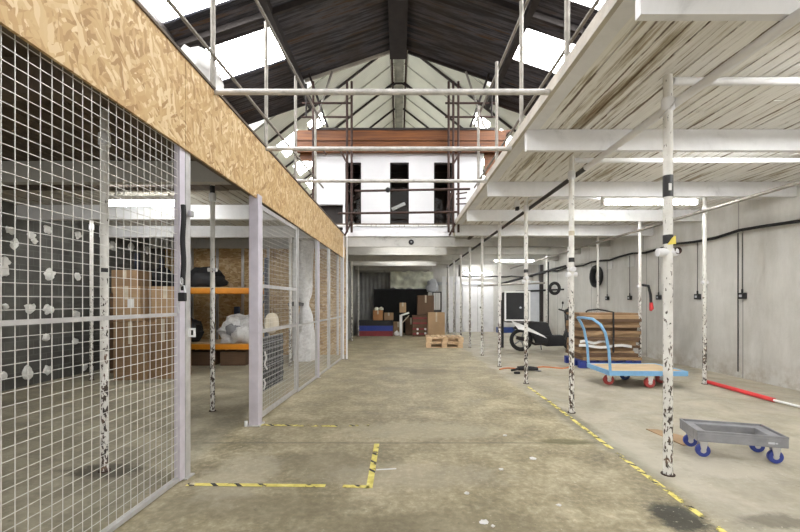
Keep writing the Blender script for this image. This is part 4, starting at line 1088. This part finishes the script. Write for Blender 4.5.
# ================================================================== FLOOR MARKINGS AND LITTER
def tape(pts,w,m,label):
    mb=MB()
    for (p,q) in zip(pts,pts[1:]):
        p=Vector((*p,.003)); q=Vector((*q,.003)); d_=(q-p).normalized(); a=Vector((-d_.y,d_.x,0))*w/2
        n=max(1,int((q-p).length/.3))
        mb.hexa([p-a,p+a,q+a,q-a],[v+Vector((0,0,.001)) for v in (p-a,p+a,q+a,q-a)])
    return tag(mb.build('hazard_tape',M[m],smooth=False),label,'floor tape')
tape([(-1.45,2.735),(-.5,2.715)],.042,'tape','yellow and black tape along the floor from the near cage post')
tape([(-.38,2.71),(-.2,2.70)],.04,'tape','short yellow tape piece at the corner of the marked floor box')
tape([(-.2,2.68),(-.195,3.52)],.045,'tape','yellow tape running away from the camera at mid aisle')
tape([(-1.4,4.06),(-.62,4.02)],.045,'tapew','worn hazard tape across the floor by the square cage post')
tape([(-.5,4.04),(-.3,4.04)],.045,'tapew','faint last scrap of worn hazard tape in the aisle')
tape([(1.75,1.7),(1.765,2.4),(1.785,3.0),(1.83,3.9),(1.88,5.0),(1.9,5.9)],.042,'tapew','long worn yellow tape line along the right side of the aisle')
tag(MB().prism([(-.17,2.965),(-.02,2.985),(-.02,3.005),(-.17,2.985)],'z',.002,.003).build('chalk_mark',M['paper'],smooth=False),'short white chalk dash beside the yellow tape corner','chalk mark')
litter=[(484,523,7,'largest curled white scrap near the bottom of the floor'),(493,527,3,'tiny white chip beside the curled scrap'),(559,506,3.5,'white chip on the floor left of the dark oil stain'),(501,470,3.5,'white flake in the middle of the aisle floor'),(467,494,3.5,'white flake on the floor left of centre near the curled scrap'),(533,459,5,'pale flake toward the right tape line'),(192,485,4,'yellowish scrap on the floor at the near cage post'),(505,436,3,'small pale flake by the floor joint')]
for i,(px,py,r,lab) in enumerate(litter):
    Y=H*F/(py-CY); x=(px-CX)/F*Y; rr=r*Y/F*.7
    tag(MB().blob((x,Y,.006),(rr,rr*.75,.007),.3,2,12,6,i).build('paint_flake',M['beige'] if i==6 else M['paper']),lab,'scrap')

# ================================================================== LIGHT, WORLD, CAMERA
w=bpy.data.worlds.new('World'); S.world=w; w.use_nodes=True
bg=w.node_tree.nodes['Background']; bg.inputs[0].default_value=(1,.985,.95,1); bg.inputs[1].default_value=1.15
cam=bpy.data.cameras.new('Camera'); co=bpy.data.objects.new('Camera',cam); COL.objects.link(co)
co.location=(0,0,H); co.rotation_euler=(R(90),0,0)
cam.sensor_width=36; cam.lens=36*F/800; cam.shift_x=.00125; cam.shift_y=.045; cam.clip_start=.05; cam.clip_end=200
S.camera=co
vs_=S.view_settings; vs_.view_transform='Standard'; vs_.look='None'; vs_.gamma=1; vs_.use_curve_mapping=False; vs_.exposure=.42
S.cycles.use_denoising=True
S.cycles.max_bounces=10; S.cycles.diffuse_bounces=6
S.cycles.sample_clamp_indirect=8
